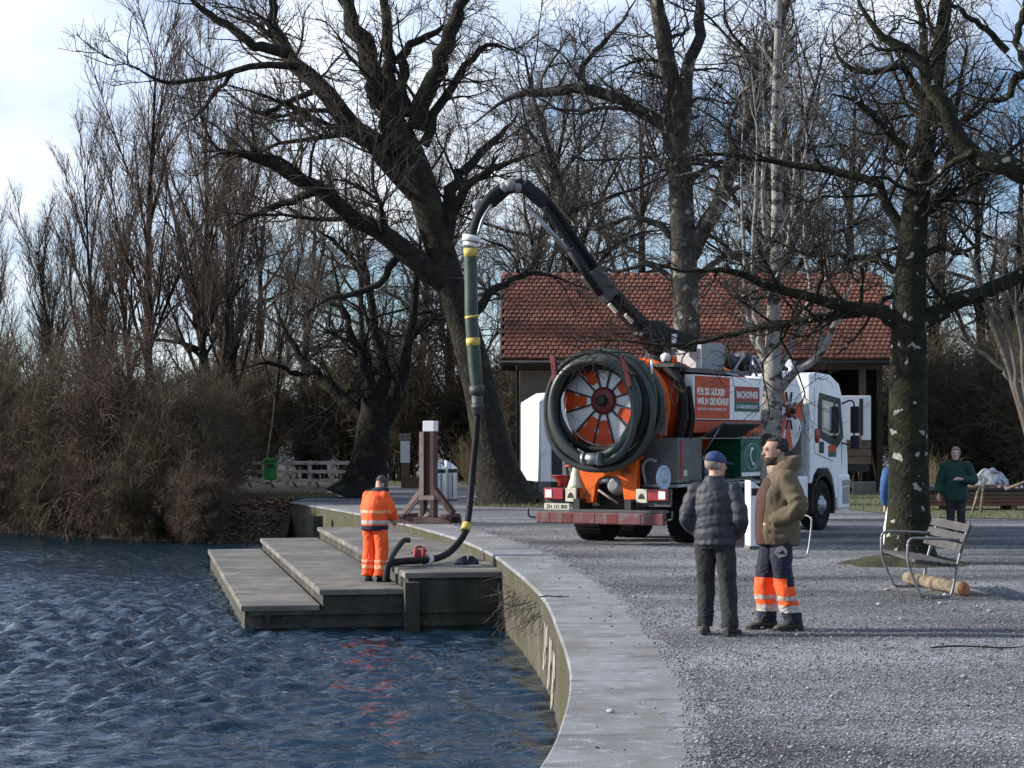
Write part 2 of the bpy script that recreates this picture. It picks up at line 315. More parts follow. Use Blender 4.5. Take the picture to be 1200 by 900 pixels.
M['parka'] = mat('parka', (.105,.08,.048), .9, .22, 6, .4, 40)
M['parka_lining'] = mat('parka_lining', (.05,.022,.014), .9, .3, 8, .4, 40)
M['fleece'] = mat('fleece', (.3,.24,.18), .95, .25, 30, .8, 70)
M['navy_cloth'] = mat('navy_cloth', (.009,.011,.028), .85, .3, 8, .3, 50)
M['hivis'] = mat('hivis', (.85,.10,.012), .75, .12, 6, .3, 30)
M['reflective'] = mat('reflective', (.4,.36,.33), .45, .12, 20, .1)
M['reflect_orange'] = mat('reflect_orange', (.8,.3,.14), .5, .12, 20, .1)
M['boot'] = mat('boot', (.022,.02,.018), .7, .3, 12, .3, 50)
M['boot_brown'] = mat('boot_brown', (.055,.045,.034), .8, .3, 12, .3, 50)
M['coat_green'] = mat('coat_green', (.005,.04,.031), .85, .25, 6, .4, 35)
M['trouser_grey'] = mat('trouser_grey', (.03,.028,.034), .9, .3, 9, .3, 50)
M['coat_blue'] = mat('coat_blue', (.03,.085,.22), .85, .25, 6, .4, 35)
M['bag_white'] = mat('bag_white', (.75,.75,.76), .5, .08, 9, .5, 25, dist=.03)
M['eye'] = mat('eye', (.02,.015,.012), .3)
M['lip'] = mat('lip', (.3,.12,.1), .6)
M['facade_white'] = mat('facade_white', (.55,.55,.54), .9, .15, 1, .2)
M['roof_dark'] = mat('roof_dark', (.06,.055,.055), .9, .2, 1, .2)

# ---------------------------------------------------------------- the setting: water, ground, quay, bank, lawn
WATER = -1.08
EDGE = [(-3.2,-6),(-2.3,-1),(-1.3,4),(-.45,8),(.146,11.66),(.37,14.2),(.46,16.3),(.47,18),(.45,19.8),(.39,23.4),(.22,26.5),(0,29.4),(-.34,33.1),(-.94,37.5),(-1.73,41.6),(-2.9,46.8),(-4.3,52.1),(-6.4,58.9)]
EC = catmull([(x, y, 0) for x, y in EDGE], 140)
def edge_x(Y): return float(np.interp(Y, EC[:, 1], EC[:, 0]))
def shore(X): return float(np.interp(X, [-200,-60,-30,-16.3,-11,-8.5,-7,-6.2], [120,80,70,64,58.5,56.6,56,57]))
# water: real wave geometry, finest where it is nearest
def make_water():
    xs = np.concatenate([[-400,-200,-110,-70,-50,-40,-34], np.arange(-30,-14,.2), np.arange(-14,-6,.1), np.arange(-6,2.2,.07)])
    ys = np.concatenate([[-60,-30,-12,-4,2,5], np.arange(7,30,.055), np.arange(30,44,.085), np.arange(44,60,.14), np.arange(60,80,.4), [84,90,100,140]])
    X, Y = np.meshgrid(xs, ys); Z = np.zeros_like(X); q = np.random.default_rng(3)
    for i in range(64):
        lam = .2*(.8/.2)**q.random(); k = 2*math.pi/lam; a = math.radians(-80+q.normal(0, 36)); ph = q.uniform(0, 6.28)
        amp = .0185*lam**1.0*q.uniform(.5, 1.3)
        arg = (X*math.cos(a)+Y*math.sin(a))*k+ph+.8*np.sin(X*.31*q.uniform(.5,1.5)+Y*.23*q.uniform(.5,1.5)+ph)
        s = np.sin(arg); Z += amp*(s+.5*s*np.abs(s)*(s > 0))*(.55+.6*np.sin(X*.4*q.uniform(.3,1)+ph)*np.sin(Y*.33*q.uniform(.3,1)+2*ph))
    fade = np.clip((X+31)/5, 0, 1)*np.clip((Y-6)/2, 0, 1)*np.clip((82-Y)/10, 0, 1); calm = np.clip((66-Y)/26, .32, 1)
    gust = .78+.34*np.sin(X*.23+.9*np.sin(Y*.17+1))*np.sin(Y*.19+.8*np.sin(X*.21)); lee = 1-.55*np.clip((X+4.2)/2.5, 0, 1)*np.clip((33-Y)/4, 0, 1)
    Z = Z*fade*calm*gust*lee+WATER
    ny, nx = X.shape; idx = np.arange(nx*ny).reshape(ny, nx)
    F = np.stack([idx[:-1,:-1], idx[:-1,1:], idx[1:,1:], idx[1:,:-1]], -1).reshape(-1, 4)
    V = np.stack([X, Y, Z], -1).reshape(-1, 3)
    return link_mesh('lake_water', mesh_np('lake_water', V, F, True), M['water'])
tag(make_water(), kind='structure')
# gravel ground: one sheet from the quay to the horizon
def make_ground():
    V, F = [], []; ys = list(np.concatenate([np.linspace(-6, 58.9, 300)]))
    offs = [.05,.6,.8,.93,1.08,1.35,2,4,7,12,20,40,90,200,500]
    for Y in ys:
        x0 = edge_x(Y)
        for o in offs: V.append((x0+o, Y, .012*mnoise.noise((x0*.3+o*.3, Y*.3, 1)) if 1.1 < o < 100 else (-.03 if o < .7 else (-.016+.018*mnoise.noise((o, Y*1.4, 5)) if o < .85 else (-.004+.022*mnoise.noise((o*3, Y*1.9, 6)) if o < 1 else 0)))))
    n = len(offs)
    for i in range(len(ys)-1):
        for j in range(n-1): F.append((i*n+j, i*n+j+1, (i+1)*n+j+1, (i+1)*n+j))
    b = len(V); x0 = edge_x(58.9)+.05; ys2 = [58.9, 70, 90, 130, 250, 600, 1500]
    for Y in ys2:
        for o in offs: V.append((x0+o, Y, 0))
    for i in range(len(ys2)-1):
        for j in range(n-1): F.append((b+i*n+j, b+i*n+j+1, b+(i+1)*n+j+1, b+(i+1)*n+j))
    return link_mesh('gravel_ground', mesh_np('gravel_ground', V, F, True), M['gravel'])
tag(make_ground(), kind='structure')
def make_bank():
    V, F = [], []; xs = list(np.concatenate([[-900,-400,-200,-120,-80,-50,-40], np.arange(-34,-6.2,.5), [-6.3]])); rows = [-1.5, 0, .8, 1.8, 3, 5, 9, 16, 40, 120, 1400]
    zz = [-1.6, -1.12, -.75, -.35, -.1, 0, .03, .02, .02, .02, .02]
    for X in xs:
        s = shore(X)
        for r, z in zip(rows, zz):
            V.append((X, s+r, z+(.12*mnoise.noise((X*.8, r*.8, 3)) if r < 10 and X < -6.4 else 0)))
    n = len(rows)
    for i in range(len(xs)-1):
        for j in range(n-1): F.append((i*n+j, (i+1)*n+j, (i+1)*n+j+1, i*n+j+1))
    return link_mesh('earth_bank', mesh_np('earth_bank', V, F, True), M['soil'])
tag(make_bank(), kind='structure')
# quay wall with its row of coping slabs
wb = MB(); q = [(x, y) for x, y, _ in EC]
for i in range(len(q)-1):
    (x0,y0),(x1,y1) = q[i], q[i+1]
    nrm = Vector((y1-y0, -(x1-x0), 0)).normalized()
    j0 = .012*mnoise.noise((x0*2, y0*2, 0)); 
    a = len(wb.v)
    wb.add([(x0+.04,y0,-2),(x1+.04,y1,-2),(x1+.015,y1,-.052),(x0+.015,y0,-.052),(x0+.3,y0,-.072),(x1+.3,y1,-.072)], [(0,3,2,1),(3,4,5,2)], 0, True)
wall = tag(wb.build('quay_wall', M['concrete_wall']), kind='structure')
acc = 0; s0 = 0
cum = np.concatenate([[0], np.cumsum(np.linalg.norm(np.diff(EC[:, :2], axis=0), axis=1))])
def epos(s): return Vector((float(np.interp(s, cum, EC[:, 0])), float(np.interp(s, cum, EC[:, 1])), 0))
s = 0.0; ns = 0
while s < cum[-1]-.5:
    e = min(s+2.4, cum[-1]); b = MB(); rg = []
    for u in np.linspace(s+.004, e-.004, 7):
        p = epos(u); t = (epos(u+.05)-epos(u-.05)).normalized(); r = Vector((t.y, -t.x, 0)); wdt = .98+.02*mnoise.noise((u*.7, 0, 0))
        zt = -.004
        rg.append([p+Vector((0,0,-.05)), p+Vector((0,0,zt-.014)), p+r*.014+Vector((0,0,zt)), p+r*(wdt-.012)+Vector((0,0,zt)), p+r*wdt+Vector((0,0,zt-.012)), p+r*wdt+Vector((0,0,-.07)), p+r*.25+Vector((0,0,-.07)), p+r*.03+Vector((0,0,-.05))])
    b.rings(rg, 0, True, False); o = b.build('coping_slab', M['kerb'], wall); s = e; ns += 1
# lawn sheets
def blob_sheet(name, pts, z, m):
    P = catmull([(x, y, 0) for x, y in pts]+[(*pts[0], 0)], len(pts)*6)[:-1]
    P = [(x+.25*mnoise.noise((x*.9, y*.9, 4)), y+.25*mnoise.noise((x*.9, y*.9, 9)), z) for x, y, _ in P]
    me = bpy.data.meshes.new(name); me.from_pydata(P, [], [list(range(len(P)))]); me.update()
    bm = bmesh.new(); bm.from_mesh(me); bmesh.ops.triangulate(bm, faces=bm.faces); bm.to_mesh(me); bm.free()
    return tag(link_mesh(name, me, m), kind='structure'), [(p[0], p[1]) for p in P]
def inside(x, y, poly):
    c = False; j = len(poly)-1
    for i in range(len(poly)):
        if (poly[i][1] > y) != (poly[j][1] > y) and x < (poly[j][0]-poly[i][0])*(y-poly[i][1])/(poly[j][1]-poly[i][1])+poly[i][0]: c = not c
        j = i
    return c
lawns = []
for nm, pts in (('lawn', [(9.2,47.5),(13,46),(20,45.5),(40,46),(60,60),(50,72),(20,72),(12,70),(9,62),(8.6,54)]),
                ('lawn', [(-9,80),(-5,78.5),(0,79),(4,84),(3,98),(-6,100),(-14,98),(-13,86)]),
                ('lawn', [(-1.2,55.5),(0.6,54),(2.2,55),(2.6,58),(1,60),(-1,58.5)]),
                ('lawn', [(-12.5,63),(-9.5,61.5),(-6.6,62),(-5.6,63.5),(-5.7,66),(-7,69),(-12,70)])):
    o, P = blob_sheet(nm, pts, .014, M['grass']); lawns.append(P)
# grass blades on the lawns
def scatter_blades(name, polys, counts, h, m, z=.01, wd=.012):
    V, F = [], []
    for poly, cnt in zip(polys, counts):
        xs = [p[0] for p in poly]; ys = [p[1] for p in poly]; k = 0; tries = 0
        while k < cnt and tries < cnt*6:
            tries += 1; x, y = random.uniform(min(xs), max(xs)), random.uniform(min(ys), max(ys))
            if not inside(x, y, poly): continue
            a = random.uniform(0, 6.28); hh = h*random.uniform(.5, 1.3); lx, ly = random.gauss(0, .4)*hh, random.gauss(0, .4)*hh; b = len(V)
            V += [(x-wd*math.cos(a), y-wd*math.sin(a), z), (x+wd*math.cos(a), y+wd*math.sin(a), z), (x+lx, y+ly, z+hh)]; F.append((b, b+1, b+2)); k += 1
    return tag(link_mesh(name, mesh_np(name, V, F), m), 'short ragged winter grass on the lawn patches', 'grass', kind='stuff')
scatter_blades('grass', lawns, [16000, 5000, 2500, 5000], .075, M['blade'])
# dead leaves on the bank and along the gravel
V, F = [], []
def leafquad(x, y, z, sz, tilt=.5):
    a = random.uniform(0, 6.28); u = Vector((math.cos(a), math.sin(a), random.gauss(0, tilt)*.6)).normalized()*sz; v = Vector((-math.sin(a), math.cos(a), random.gauss(0, tilt)*.6)).normalized()*sz*.6
    c = Vector((x, y, z+.02+.25*sz)); b = len(V); V.extend([c-u, c-v*.9, c+u, c+v]); F.append((b, b+1, b+2, b+3))
for i in range(12000):
    x = random.uniform(-24, -6.45); r = random.uniform(.1, 4.5); y = shore(x)+r
    leafquad(x, y, float(np.interp(r, [0,.8,1.8,3,5], [-1.12,-.75,-.35,-.1,0]))+.03, random.uniform(.04,.085))
tag(link_mesh('leaf_litter', mesh_np('leaf_litter', V, F), M['leaf']), 'brown dead leaves lying on the lake bank', 'leaves', kind='stuff')
V, F = [], []
for i in range(900):
    d = random.uniform(12, 50); x = random.uniform(edge_x(d)+.1, .25*d+1)
    leafquad(x, d, 0, random.uniform(.012,.03), .4)
tag(link_mesh('fallen_leaves', mesh_np('fallen_leaves', V, F), M['leaf']), 'small dry leaves and chips scattered on the gravel', 'leaves', kind='stuff')
# loose stones on the gravel (all sizes)
def stones(name, pts, label):
    V, F = [], []
    base = [(1,0,0),(0,1,0),(-1,0,0),(0,-1,0),(0,0,1),(0,0,-1)]; fc = [(0,1,4),(1,2,4),(2,3,4),(3,0,4),(1,0,5),(2,1,5),(3,2,5),(0,3,5)]
    for x, y, z, r in pts:
        b = len(V); a = random.uniform(0, 6.28); f = [random.uniform(.6, 1.3) for _ in range(6)]
        for (u, v, w_), g in zip(base, f): V.append((x+r*g*(u*math.cos(a)-v*math.sin(a)), y+r*g*(u*math.sin(a)+v*math.cos(a)), z+r*.55*g*w_))
        F += [tuple(b+i for i in t) for t in fc]
    return tag(link_mesh(name, mesh_np(name, V, F), M['gravel_stone']), label, 'stones', kind='stuff')
pts = []
for i in range(30000):
    d = 11+36*random.random()**1.5; x = edge_x(d)+.9+(.25*d+2.5-edge_x(d)-.9)*random.random() if i % 8 else edge_x(d)+.8+abs(random.gauss(0,.25)); pts.append((x, d, .012, random.choice((.006,.008,.01,.012,.016))))
for i in range(140):
    d = random.uniform(12, 32); x = random.uniform(edge_x(d)+.1, .25*d+1); pts.append((x, d, .02, random.uniform(.015,.03)))
stones('loose_gravel', pts, 'loose grey gravel stones covering the square')
for px_, py_, r in ((1108,698,.07),(1160,717,.06),(1102,708,.05),(1040,692,.07),(1030,709,.05),(716,835,.05),(975,818,.04),(1145,712,.035),(905,795,.02)):
    d = gd(py_); b = MB(); p = at(px_, py_, d)
    b.rings([[(r*f*g*(1+.25*math.sin(3*a+px_))*math.cos(a), r*.7*f*g*math.sin(a), z) for a in [2*math.pi*j/9 for j in range(9)] for g in [1]] for f, z in ((.8,-.01),(1,.008),(.85,.025),(.35,.04))], 0, True, True)
    o = b.build('pale_stone', M['stone']); o.location = (p.x, p.y, .006); o.rotation_euler = (0,0,px_); o.scale = (.62,.62,.5)
    tag(o, 'small pale flat stone lying loose on the gravel', 'stone', 'pale stones on the gravel')

# ---------------------------------------------------------------- concrete landing steps
ed = Vector((-.178, .984, 0)); en = Vector((.984, .178, 0))
steps = tag(empty('landing_steps', (-2.6, 31.2, WATER)), 'wide weathered concrete steps leading down from the quay into the lake', 'steps')
L0, M0, U0 = Vector((-4.04,30.8,0)), Vector((-2.88,31.01,0)), Vector((-1.6,31.24,0))
def step_body(p0, p1, ztop, length, right_edge=False, nslab=5):
    for i in range(nslab):
        a, e = length*i/nslab, length*(i+1)/nslab
        g = 0.006; b = MB()
        def q4(o0, o1, a, e):
            l0, l1 = p0+ed*a, p0+ed*e
            if right_edge: r0, r1 = Vector((edge_x(l0.y)+.06, l0.y+.25, 0)), Vector((edge_x(l1.y)+.06, l1.y+.25, 0))
            else: r0, r1 = p1+ed*a, p1+ed*e
            return [l0+en*o0, l1+en*o0, r1-en*o1, r0-en*o1]
        c = q4(-.035, .002, a+g-(.045 if i == 0 else 0), e-g); zb = ztop-.085
        vs = [v+Vector((0,0,zb)) for v in c]+[v+Vector((0,0,ztop-.012)) for v in c]
        ci = q4(-.022, .002, a+g-(.03 if i == 0 else -.008), e-g-.008); vs += [v+Vector((0,0,ztop)) for v in ci]
        b.add(vs, [(0,1,2,3),(0,3,7,4),(3,2,6,7),(2,1,5,6),(1,0,4,5),(4,7,11,8),(7,6,10,11),(6,5,9,10),(5,4,8,9),(8,11,10,9)])
        o = b.build('step_slab', M['concrete'], steps); o.matrix_parent_inverse = Matrix.Translation((2.6,-31.2,-WATER))
    b = MB(); l0, l1 = p0+en*.02+ed*.03, p0+en*.02+ed*length
    if right_edge: r0, r1 = Vector((edge_x(l0.y)+.3, l0.y+.28, 0)), Vector((edge_x(l1.y)+.3, l1.y+.25, 0))
    else: r0, r1 = p1+en*.1+ed*.03, p1+en*.1+ed*length
    c = [l0, l1, r1, r0]
    b.add([v+Vector((0,0,-1.9)) for v in c]+[v+Vector((0,0,ztop-.086)) for v in c], [(0,1,2,3),(0,3,7,4),(3,2,6,7),(2,1,5,6),(1,0,4,5),(4,7,6,5)])
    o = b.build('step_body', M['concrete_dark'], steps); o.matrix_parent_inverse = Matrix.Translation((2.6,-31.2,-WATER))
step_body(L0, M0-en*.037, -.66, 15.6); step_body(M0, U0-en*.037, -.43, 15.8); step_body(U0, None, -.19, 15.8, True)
PI_ = Matrix.Translation((2.6,-31.2,-WATER))
def spart(b, name, m):
    o = b.build(name, m, steps); o.matrix_parent_inverse = PI_; return o
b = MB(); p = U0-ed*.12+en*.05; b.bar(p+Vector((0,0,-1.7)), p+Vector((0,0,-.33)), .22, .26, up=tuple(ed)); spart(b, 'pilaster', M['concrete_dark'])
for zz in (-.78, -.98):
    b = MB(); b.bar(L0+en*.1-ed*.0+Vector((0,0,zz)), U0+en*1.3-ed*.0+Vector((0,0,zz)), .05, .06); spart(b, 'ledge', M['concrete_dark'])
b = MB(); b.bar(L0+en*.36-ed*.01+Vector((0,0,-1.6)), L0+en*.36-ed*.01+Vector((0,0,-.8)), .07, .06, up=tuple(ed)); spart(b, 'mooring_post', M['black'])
gm = frame(L0+en*.78-ed*.0+Vector((0,0,-.92))-ed*.035, en, (0,0,1))
g = text_mesh('FOZ', gm, .42, .15, M['black'], 'graffiti', steps, .03); g.matrix_parent_inverse = PI_
# support under the far end of the quay
for px_ in (362,):
    p = at(px_, 600, 53.5); b = MB(); b.bx(-.12,.12,-.12,.12,-1.5,-.2); o = b.build('support_post', M['concrete_dark'], wall); o.location = (edge_x(53.5)-.35, 53.5, 0)

# ropes and dry plants on the quay wall
def ropeloop(px_, top, drop, label):
    pass
for i, (Y, span, drop) in enumerate(((22.6,.55,.30),(21.3,.5,.32),(20.2,.45,.35))):
    x0 = edge_x(Y)-.02; x1 = edge_x(Y+span)-.02; b = MB()
    zt = -.42-.03*i
    pts = [(x0,Y,zt+.22)]+[(x0+(x1-x0)*t-.03*math.sin(math.pi*t), Y+span*t, zt-drop*math.sin(math.pi*t)) for t in np.linspace(0,1,9)]+[(x1,Y+span,zt+.2)]
    b.tube(pts, .009, 6, k=30); b.tube([(x0-.01,Y+.02,zt+.2),(x0-.02,Y,zt-.3)], .008, 6)
    o = b.build('mooring_rope', M['rope']); tag(o, 'frayed pale mooring rope hanging in a loop on the quay wall', 'rope', 'ropes on the quay wall')

# ---------------------------------------------------------------- trees
def tubes(P, Rr, n):
    P = np.asarray(P); N, k, _ = P.shape
    T = np.gradient(P, axis=1); T /= np.linalg.norm(T, axis=2, keepdims=True)+1e-9
    ch = P[:, -1]-P[:, 0]; L_ = np.linalg.norm(ch, axis=1)+1e-9
    ref = np.where((np.abs(ch[:, 2])/L_ < .75)[:, None], [[0,0,1.]], [[0.6,0.8,0]])[:, None, :]
    U = np.cross(T, np.broadcast_to(ref, T.shape)); U /= np.linalg.norm(U, axis=2, keepdims=True)+1e-9; W = np.cross(T, U)
    a = 2*np.pi*np.arange(n)/n; c, s_ = np.cos(a), np.sin(a)
    V = P[:, :, None]+Rr[:, :, None, None]*(c[None,None,:,None]*U[:, :, None]+s_[None,None,:,None]*W[:, :, None])
    i = np.arange(k-1)[:, None]; j = np.arange(n)[None]
    f = np.stack([i*n+j, i*n+(j+1)%n, (i+1)*n+(j+1)%n, (i+1)*n+j], -1).reshape(-1, 4)
    F = (np.arange(N)[:, None, None]*(k*n)+f[None]).reshape(-1, 4)
    return V.reshape(-1, 3), F
def joinVF(L_):
    vs, fs, b = [], [], 0
    for v, f in L_: vs.append(v); fs.append(f+b); b += len(v)
    return np.vstack(vs), np.vstack(fs)
def grow(P, Rr, per_m, ang, lr, k, up, wob, rmin, g, tmin=.15, lmin=.25, lmax=9, rr=.6, taper=.25, droop=0, maxn=None):
    N, kp, _ = P.shape; seg = np.linalg.norm(np.diff(P, axis=1), axis=2); Lp = seg.sum(1)
    cnt = g.poisson(np.clip(per_m*Lp*(1-tmin), .4, 400)); idx = np.repeat(np.arange(N), cnt)
    if maxn and len(idx) > maxn: idx = g.choice(idx, maxn, replace=False)
    m = len(idx); t = tmin+(1-tmin)*g.random(m); u = t*(kp-1); i = np.minimum(u.astype(int), kp-2); f = (u-i)[:, None]
    p = P[idx, i]*(1-f)+P[idx, i+1]*f; T = P[idx, i+1]-P[idx, i]; T /= np.linalg.norm(T, axis=1, keepdims=True)+1e-9
    r0 = Rr[idx, i]*(1-f[:, 0])+Rr[idx, i+1]*f[:, 0]
    rd = g.normal(size=(m, 3)); rd -= T*(rd*T).sum(1, keepdims=True); rd /= np.linalg.norm(rd, axis=1, keepdims=True)+1e-9
    a = np.radians(g.normal(ang, ang*.25, m))[:, None]
    d = T*np.cos(a)+rd*np.sin(a); d[:, 2] += up; d /= np.linalg.norm(d, axis=1, keepdims=True)
    Lc = np.clip(lr*Lp[idx]*(1.1-.6*t)*g.uniform(.5, 1.3, m), lmin, lmax)
    r0 = np.maximum(np.minimum(r0*rr, Lc*.022), rmin); Pc = np.zeros((m, k, 3)); Pc[:, 0] = p; st = (Lc/(k-1))[:, None]
    for q_ in range(1, k):
        d = d+g.normal(0, wob, (m, 3)); d[:, 2] += up*.5-droop*q_/k; d /= np.linalg.norm(d, axis=1, keepdims=True); Pc[:, q_] = Pc[:, q_-1]+d*st
    Rc = np.maximum(r0[:, None]*np.linspace(1, taper, k)[None], rmin*.7)
    return Pc, Rc
def finish_tree(name, label, cat, group, base, trunk, crown, mt, mc):
    root = empty(name, base); tag(root, label, cat, group); off = np.array(base)
    for nm, vf, m in (('trunk', trunk, mt), ('crown', crown, mc)):
        V_, F_ = joinVF(vf); link_mesh(nm, mesh_np(nm, V_-off, F_, True), m, root)
    return root
def limb_arrays(limbs, d0, k=16):
    P, Rr = [], []
    for pts in limbs:
        q_ = catmull([at(p[0], p[1], d0+(p[3] if len(p) > 3 else 0)) for p in pts], k)
        w_ = np.interp(np.linspace(0, 1, k), np.linspace(0, 1, len(pts)), [p[2]/2/FPX*d0 for p in pts])
        if len(P): w_ = w_*np.interp(np.linspace(0, 1, k), [0, .7, 1], [1, 1, .25])
        P.append(q_); Rr.append(w_)
    return np.array(P), np.array(Rr)
def roughen(P, Rr, g, amt=.5):
    k = P.shape[1]; n = g.normal(size=P.shape)*Rr[:, :, None]*amt; n[:, :2] = 0; n[:, :, 2] *= .5
    return P+n
def hero(name, label, group, d0, limbs, mt, mc, seed, lev, nt=12, flare=True, dz=None):
    g = np.random.default_rng(seed); P, Rr = limb_arrays(limbs, d0)
    # limbs leave the picture plane: each gets its own swing in depth
    for i in range(1, len(P)):
        sw = g.uniform(-1, 1)*.35 if dz is None else dz[i]
        seg = np.linalg.norm(np.diff(P[i], axis=0), axis=1); s_ = np.concatenate([[0], np.cumsum(seg)])
        sc = 1+sw*s_/d0
        P[i][:, 1] = d0+(P[i][:, 1]-d0)+sw*s_; P[i][:, 0] *= P[i][:, 1]/d0; P[i][:, 2] = CAM_H+(P[i][:, 2]-CAM_H)*P[i][:, 1]/d0
    P[1:] = roughen(P[1:], Rr[1:], g, .42)
    tr = [tubes(P[:1], Rr[:1], 18), tubes(P[1:], Rr[1:], nt)]
    crown = []; k0 = P.shape[1]; u = np.linspace(.5*(k0-1), k0-1, k0)
    up_ = np.stack([np.interp(u, np.arange(k0), P[0][:, q_]) for q_ in range(3)], 1); ur = np.interp(u, np.arange(k0), Rr[0])
    allP = [(np.concatenate([P[1:], up_[None]]), np.concatenate([Rr[1:], ur[None]]))]      # the lower half of the trunk stays clear
    for li, kw in enumerate(lev):
        src = kw.pop('src', li); P2, R2 = grow(*allP[src], g=g, **kw); allP.append((P2, R2))
        (tr if li == 0 else crown).append(tubes(P2, R2, 5 if li == 0 else (4 if li == 1 else 3)))
    base = at(limbs[0][0][0], limbs[0][0][1], d0); base.z = 0
    return finish_tree(name, label, 'tree', group, tuple(base), tr, crown, mt, mc)
OLD = 'bare winter trees around the square'
hero('willow_tree', 'huge old leaning tree with thick dark spreading limbs beside the white kiosk', OLD, 56.5, [
 [(596,596,90),(588,572,58),(578,530,47),(566,470,40),(550,405,36),(533,350,34),(518,300,35),(505,255,36),(490,205,36),(475,165,30),(462,138,18),(452,115,7)],
 [(477,175,34),(456,130,30),(440,92,26),(425,48,22),(405,8,18),(392,-40,14)],
 [(466,150,20),(457,100,16),(453,50,14),(450,0,11),(452,-40,8)],
 [(478,135,16),(472,100,13),(472,66,12),(493,48,9),(520,32,7),(548,22,4)],
 [(487,150,24),(505,95,21),(525,45,18),(543,5,15),(550,-40,12)],
 [(497,170,13),(527,105,10),(549,72,8),(575,52,6),(612,63,3)],
 [(490,225,30),(445,178,27),(402,135,24),(352,78,20),(327,40,16),(318,0,13),(312,-40,10)],
 [(338,62,14),(302,54,12),(268,32,10),(236,10,8),(205,-18,6)],
 [(350,78,9),(302,77,8),(252,90,6),(202,97,5),(182,93,4),(160,80,3),(128,68,2)],
 [(272,86,6),(247,113,5),(232,135,4),(212,146,3)],
 [(366,108,8),(334,120,6),(308,132,5),(265,118,3)],
 [(527,335,30),(470,292,24),(430,262,21),(400,244,19),(352,212,16),(318,190,13),(285,181,10),(258,178,7),(245,160,5),(234,135,4)],
 [(370,224,11),(332,238,9),(292,254,7),(264,271,5)],
 [(510,275,20),(534,213,14),(552,192,11),(588,156,8),(608,132,5)],
 [(520,290,14),(545,222,11),(574,200,8),(601,189,6),(640,175,3)],
 [(545,380,12),(580,340,9),(605,325,7),(640,322,5),(690,340,3)],
 [(470,295,10),(445,330,8),(415,345,7),(385,350,5),(350,372,4)]],
 M['bark_willow'], M['twig_brown'], 21,
 [dict(per_m=2.3, ang=50, lr=.4, k=8, up=.12, wob=.2, rmin=.02, tmin=.12, lmax=4.2, lmin=1.2, rr=.4),
  dict(per_m=5.0, ang=44, lr=.55, k=6, up=.1, wob=.2, rmin=.011, lmax=2.4, lmin=.6),
  dict(per_m=6.5, ang=40, lr=.55, k=4, up=.08, wob=.2, rmin=.0075, lmax=1.3, lmin=.4, maxn=13000),
  dict(src=0, per_m=6.0, ang=60, lr=.2, k=6, up=.2, wob=.22, rmin=.008, lmax=1.9, lmin=.5, rr=.12)])
hero('oak_tree', 'dark forked tree behind the worker, standing between fence and notice post', OLD, 63, [
 [(422,586,84),(428,566,54),(434,530,40),(438,495,38),(441,468,34)],
 [(436,490,22),(416,478,17),(396,463,15),(375,440,13),(352,415,10),(334,388,8),(318,345,5)],
 [(443,475,18),(449,430,14),(440,380,11),(430,330,9),(424,270,6)],
 [(447,500,18),(467,466,14),(478,420,12),(483,370,10),(489,310,8),(497,245,5)],
 [(440,480,14),(430,432,11),(414,398,9),(400,355,7),(388,300,5)],
 [(372,436,7),(345,438,6),(315,425,5),(285,432,3)], [(481,390,9),(508,372,7),(535,378,5),(560,365,3)], [(428,320,7),(395,285,5),(372,270,3)]],
 M['bark_dark'], M['twig_dark'], 5,
 [dict(per_m=2.8, ang=55, lr=.45, k=8, up=.05, wob=.28, rmin=.022, tmin=.15, lmax=4.2, lmin=1.2, rr=.5),
  dict(per_m=4.5, ang=50, lr=.55, k=6, up=.05, wob=.28, rmin=.013, lmax=2.3, lmin=.6),
  dict(per_m=6.0, ang=45, lr=.55, k=4, up=.05, wob=.24, rmin=.0085, lmax=1.3, lmin=.4, maxn=8500)])
hero('plane_tree', 'tall straight grey-barked tree rising behind the truck in front of the tiled roof', OLD, 46.5, [
 [(806,612,48),(806,560,38),(806,480,34),(805,400,32),(803,330,31),(800,270,30),(797,200,28),(792,140,25),(785,85,21),(774,30,18),(764,-30,15)],
 [(797,165,20),(803,112,17),(815,62,14),(820,5,12),(822,-40,10)],
 [(796,195,18),(777,152,16),(750,130,15),(716,113,14),(688,104,14),(650,107,12),(610,110,9),(580,125,7),(542,155,4)],
 [(686,104,9),(682,80,7),(700,58,6),(724,30,5),(752,-10,4)],
 [(806,305,22),(830,256,19),(850,212,18),(872,160,16),(890,100,15),(907,52,13),(925,0,12),(938,-40,10)],
 [(800,290,9),(770,262,8),(735,255,6),(700,268,4),(660,262,3)], [(797,225,9),(828,196,7),(856,190,5),(885,205,3)],
 [(812,330,8),(850,300,7),(890,296,5),(940,270,3)], [(792,330,7),(760,310,6),(720,318,4),(680,300,3)]],
 M['bark_grey'], M['twig_dark'], 33,
 [dict(per_m=3.8, ang=58, lr=.45, k=8, up=.04, wob=.27, rmin=.016, tmin=.2, lmax=3.8, lmin=1.0, rr=.4),
  dict(per_m=5.0, ang=50, lr=.55, k=6, up=.03, wob=.27, rmin=.009, lmax=2.1, lmin=.5),
  dict(per_m=6.5, ang=45, lr=.55, k=4, up=.03, wob=.24, rmin=.0065, lmax=1.1, lmin=.3, maxn=16000)])
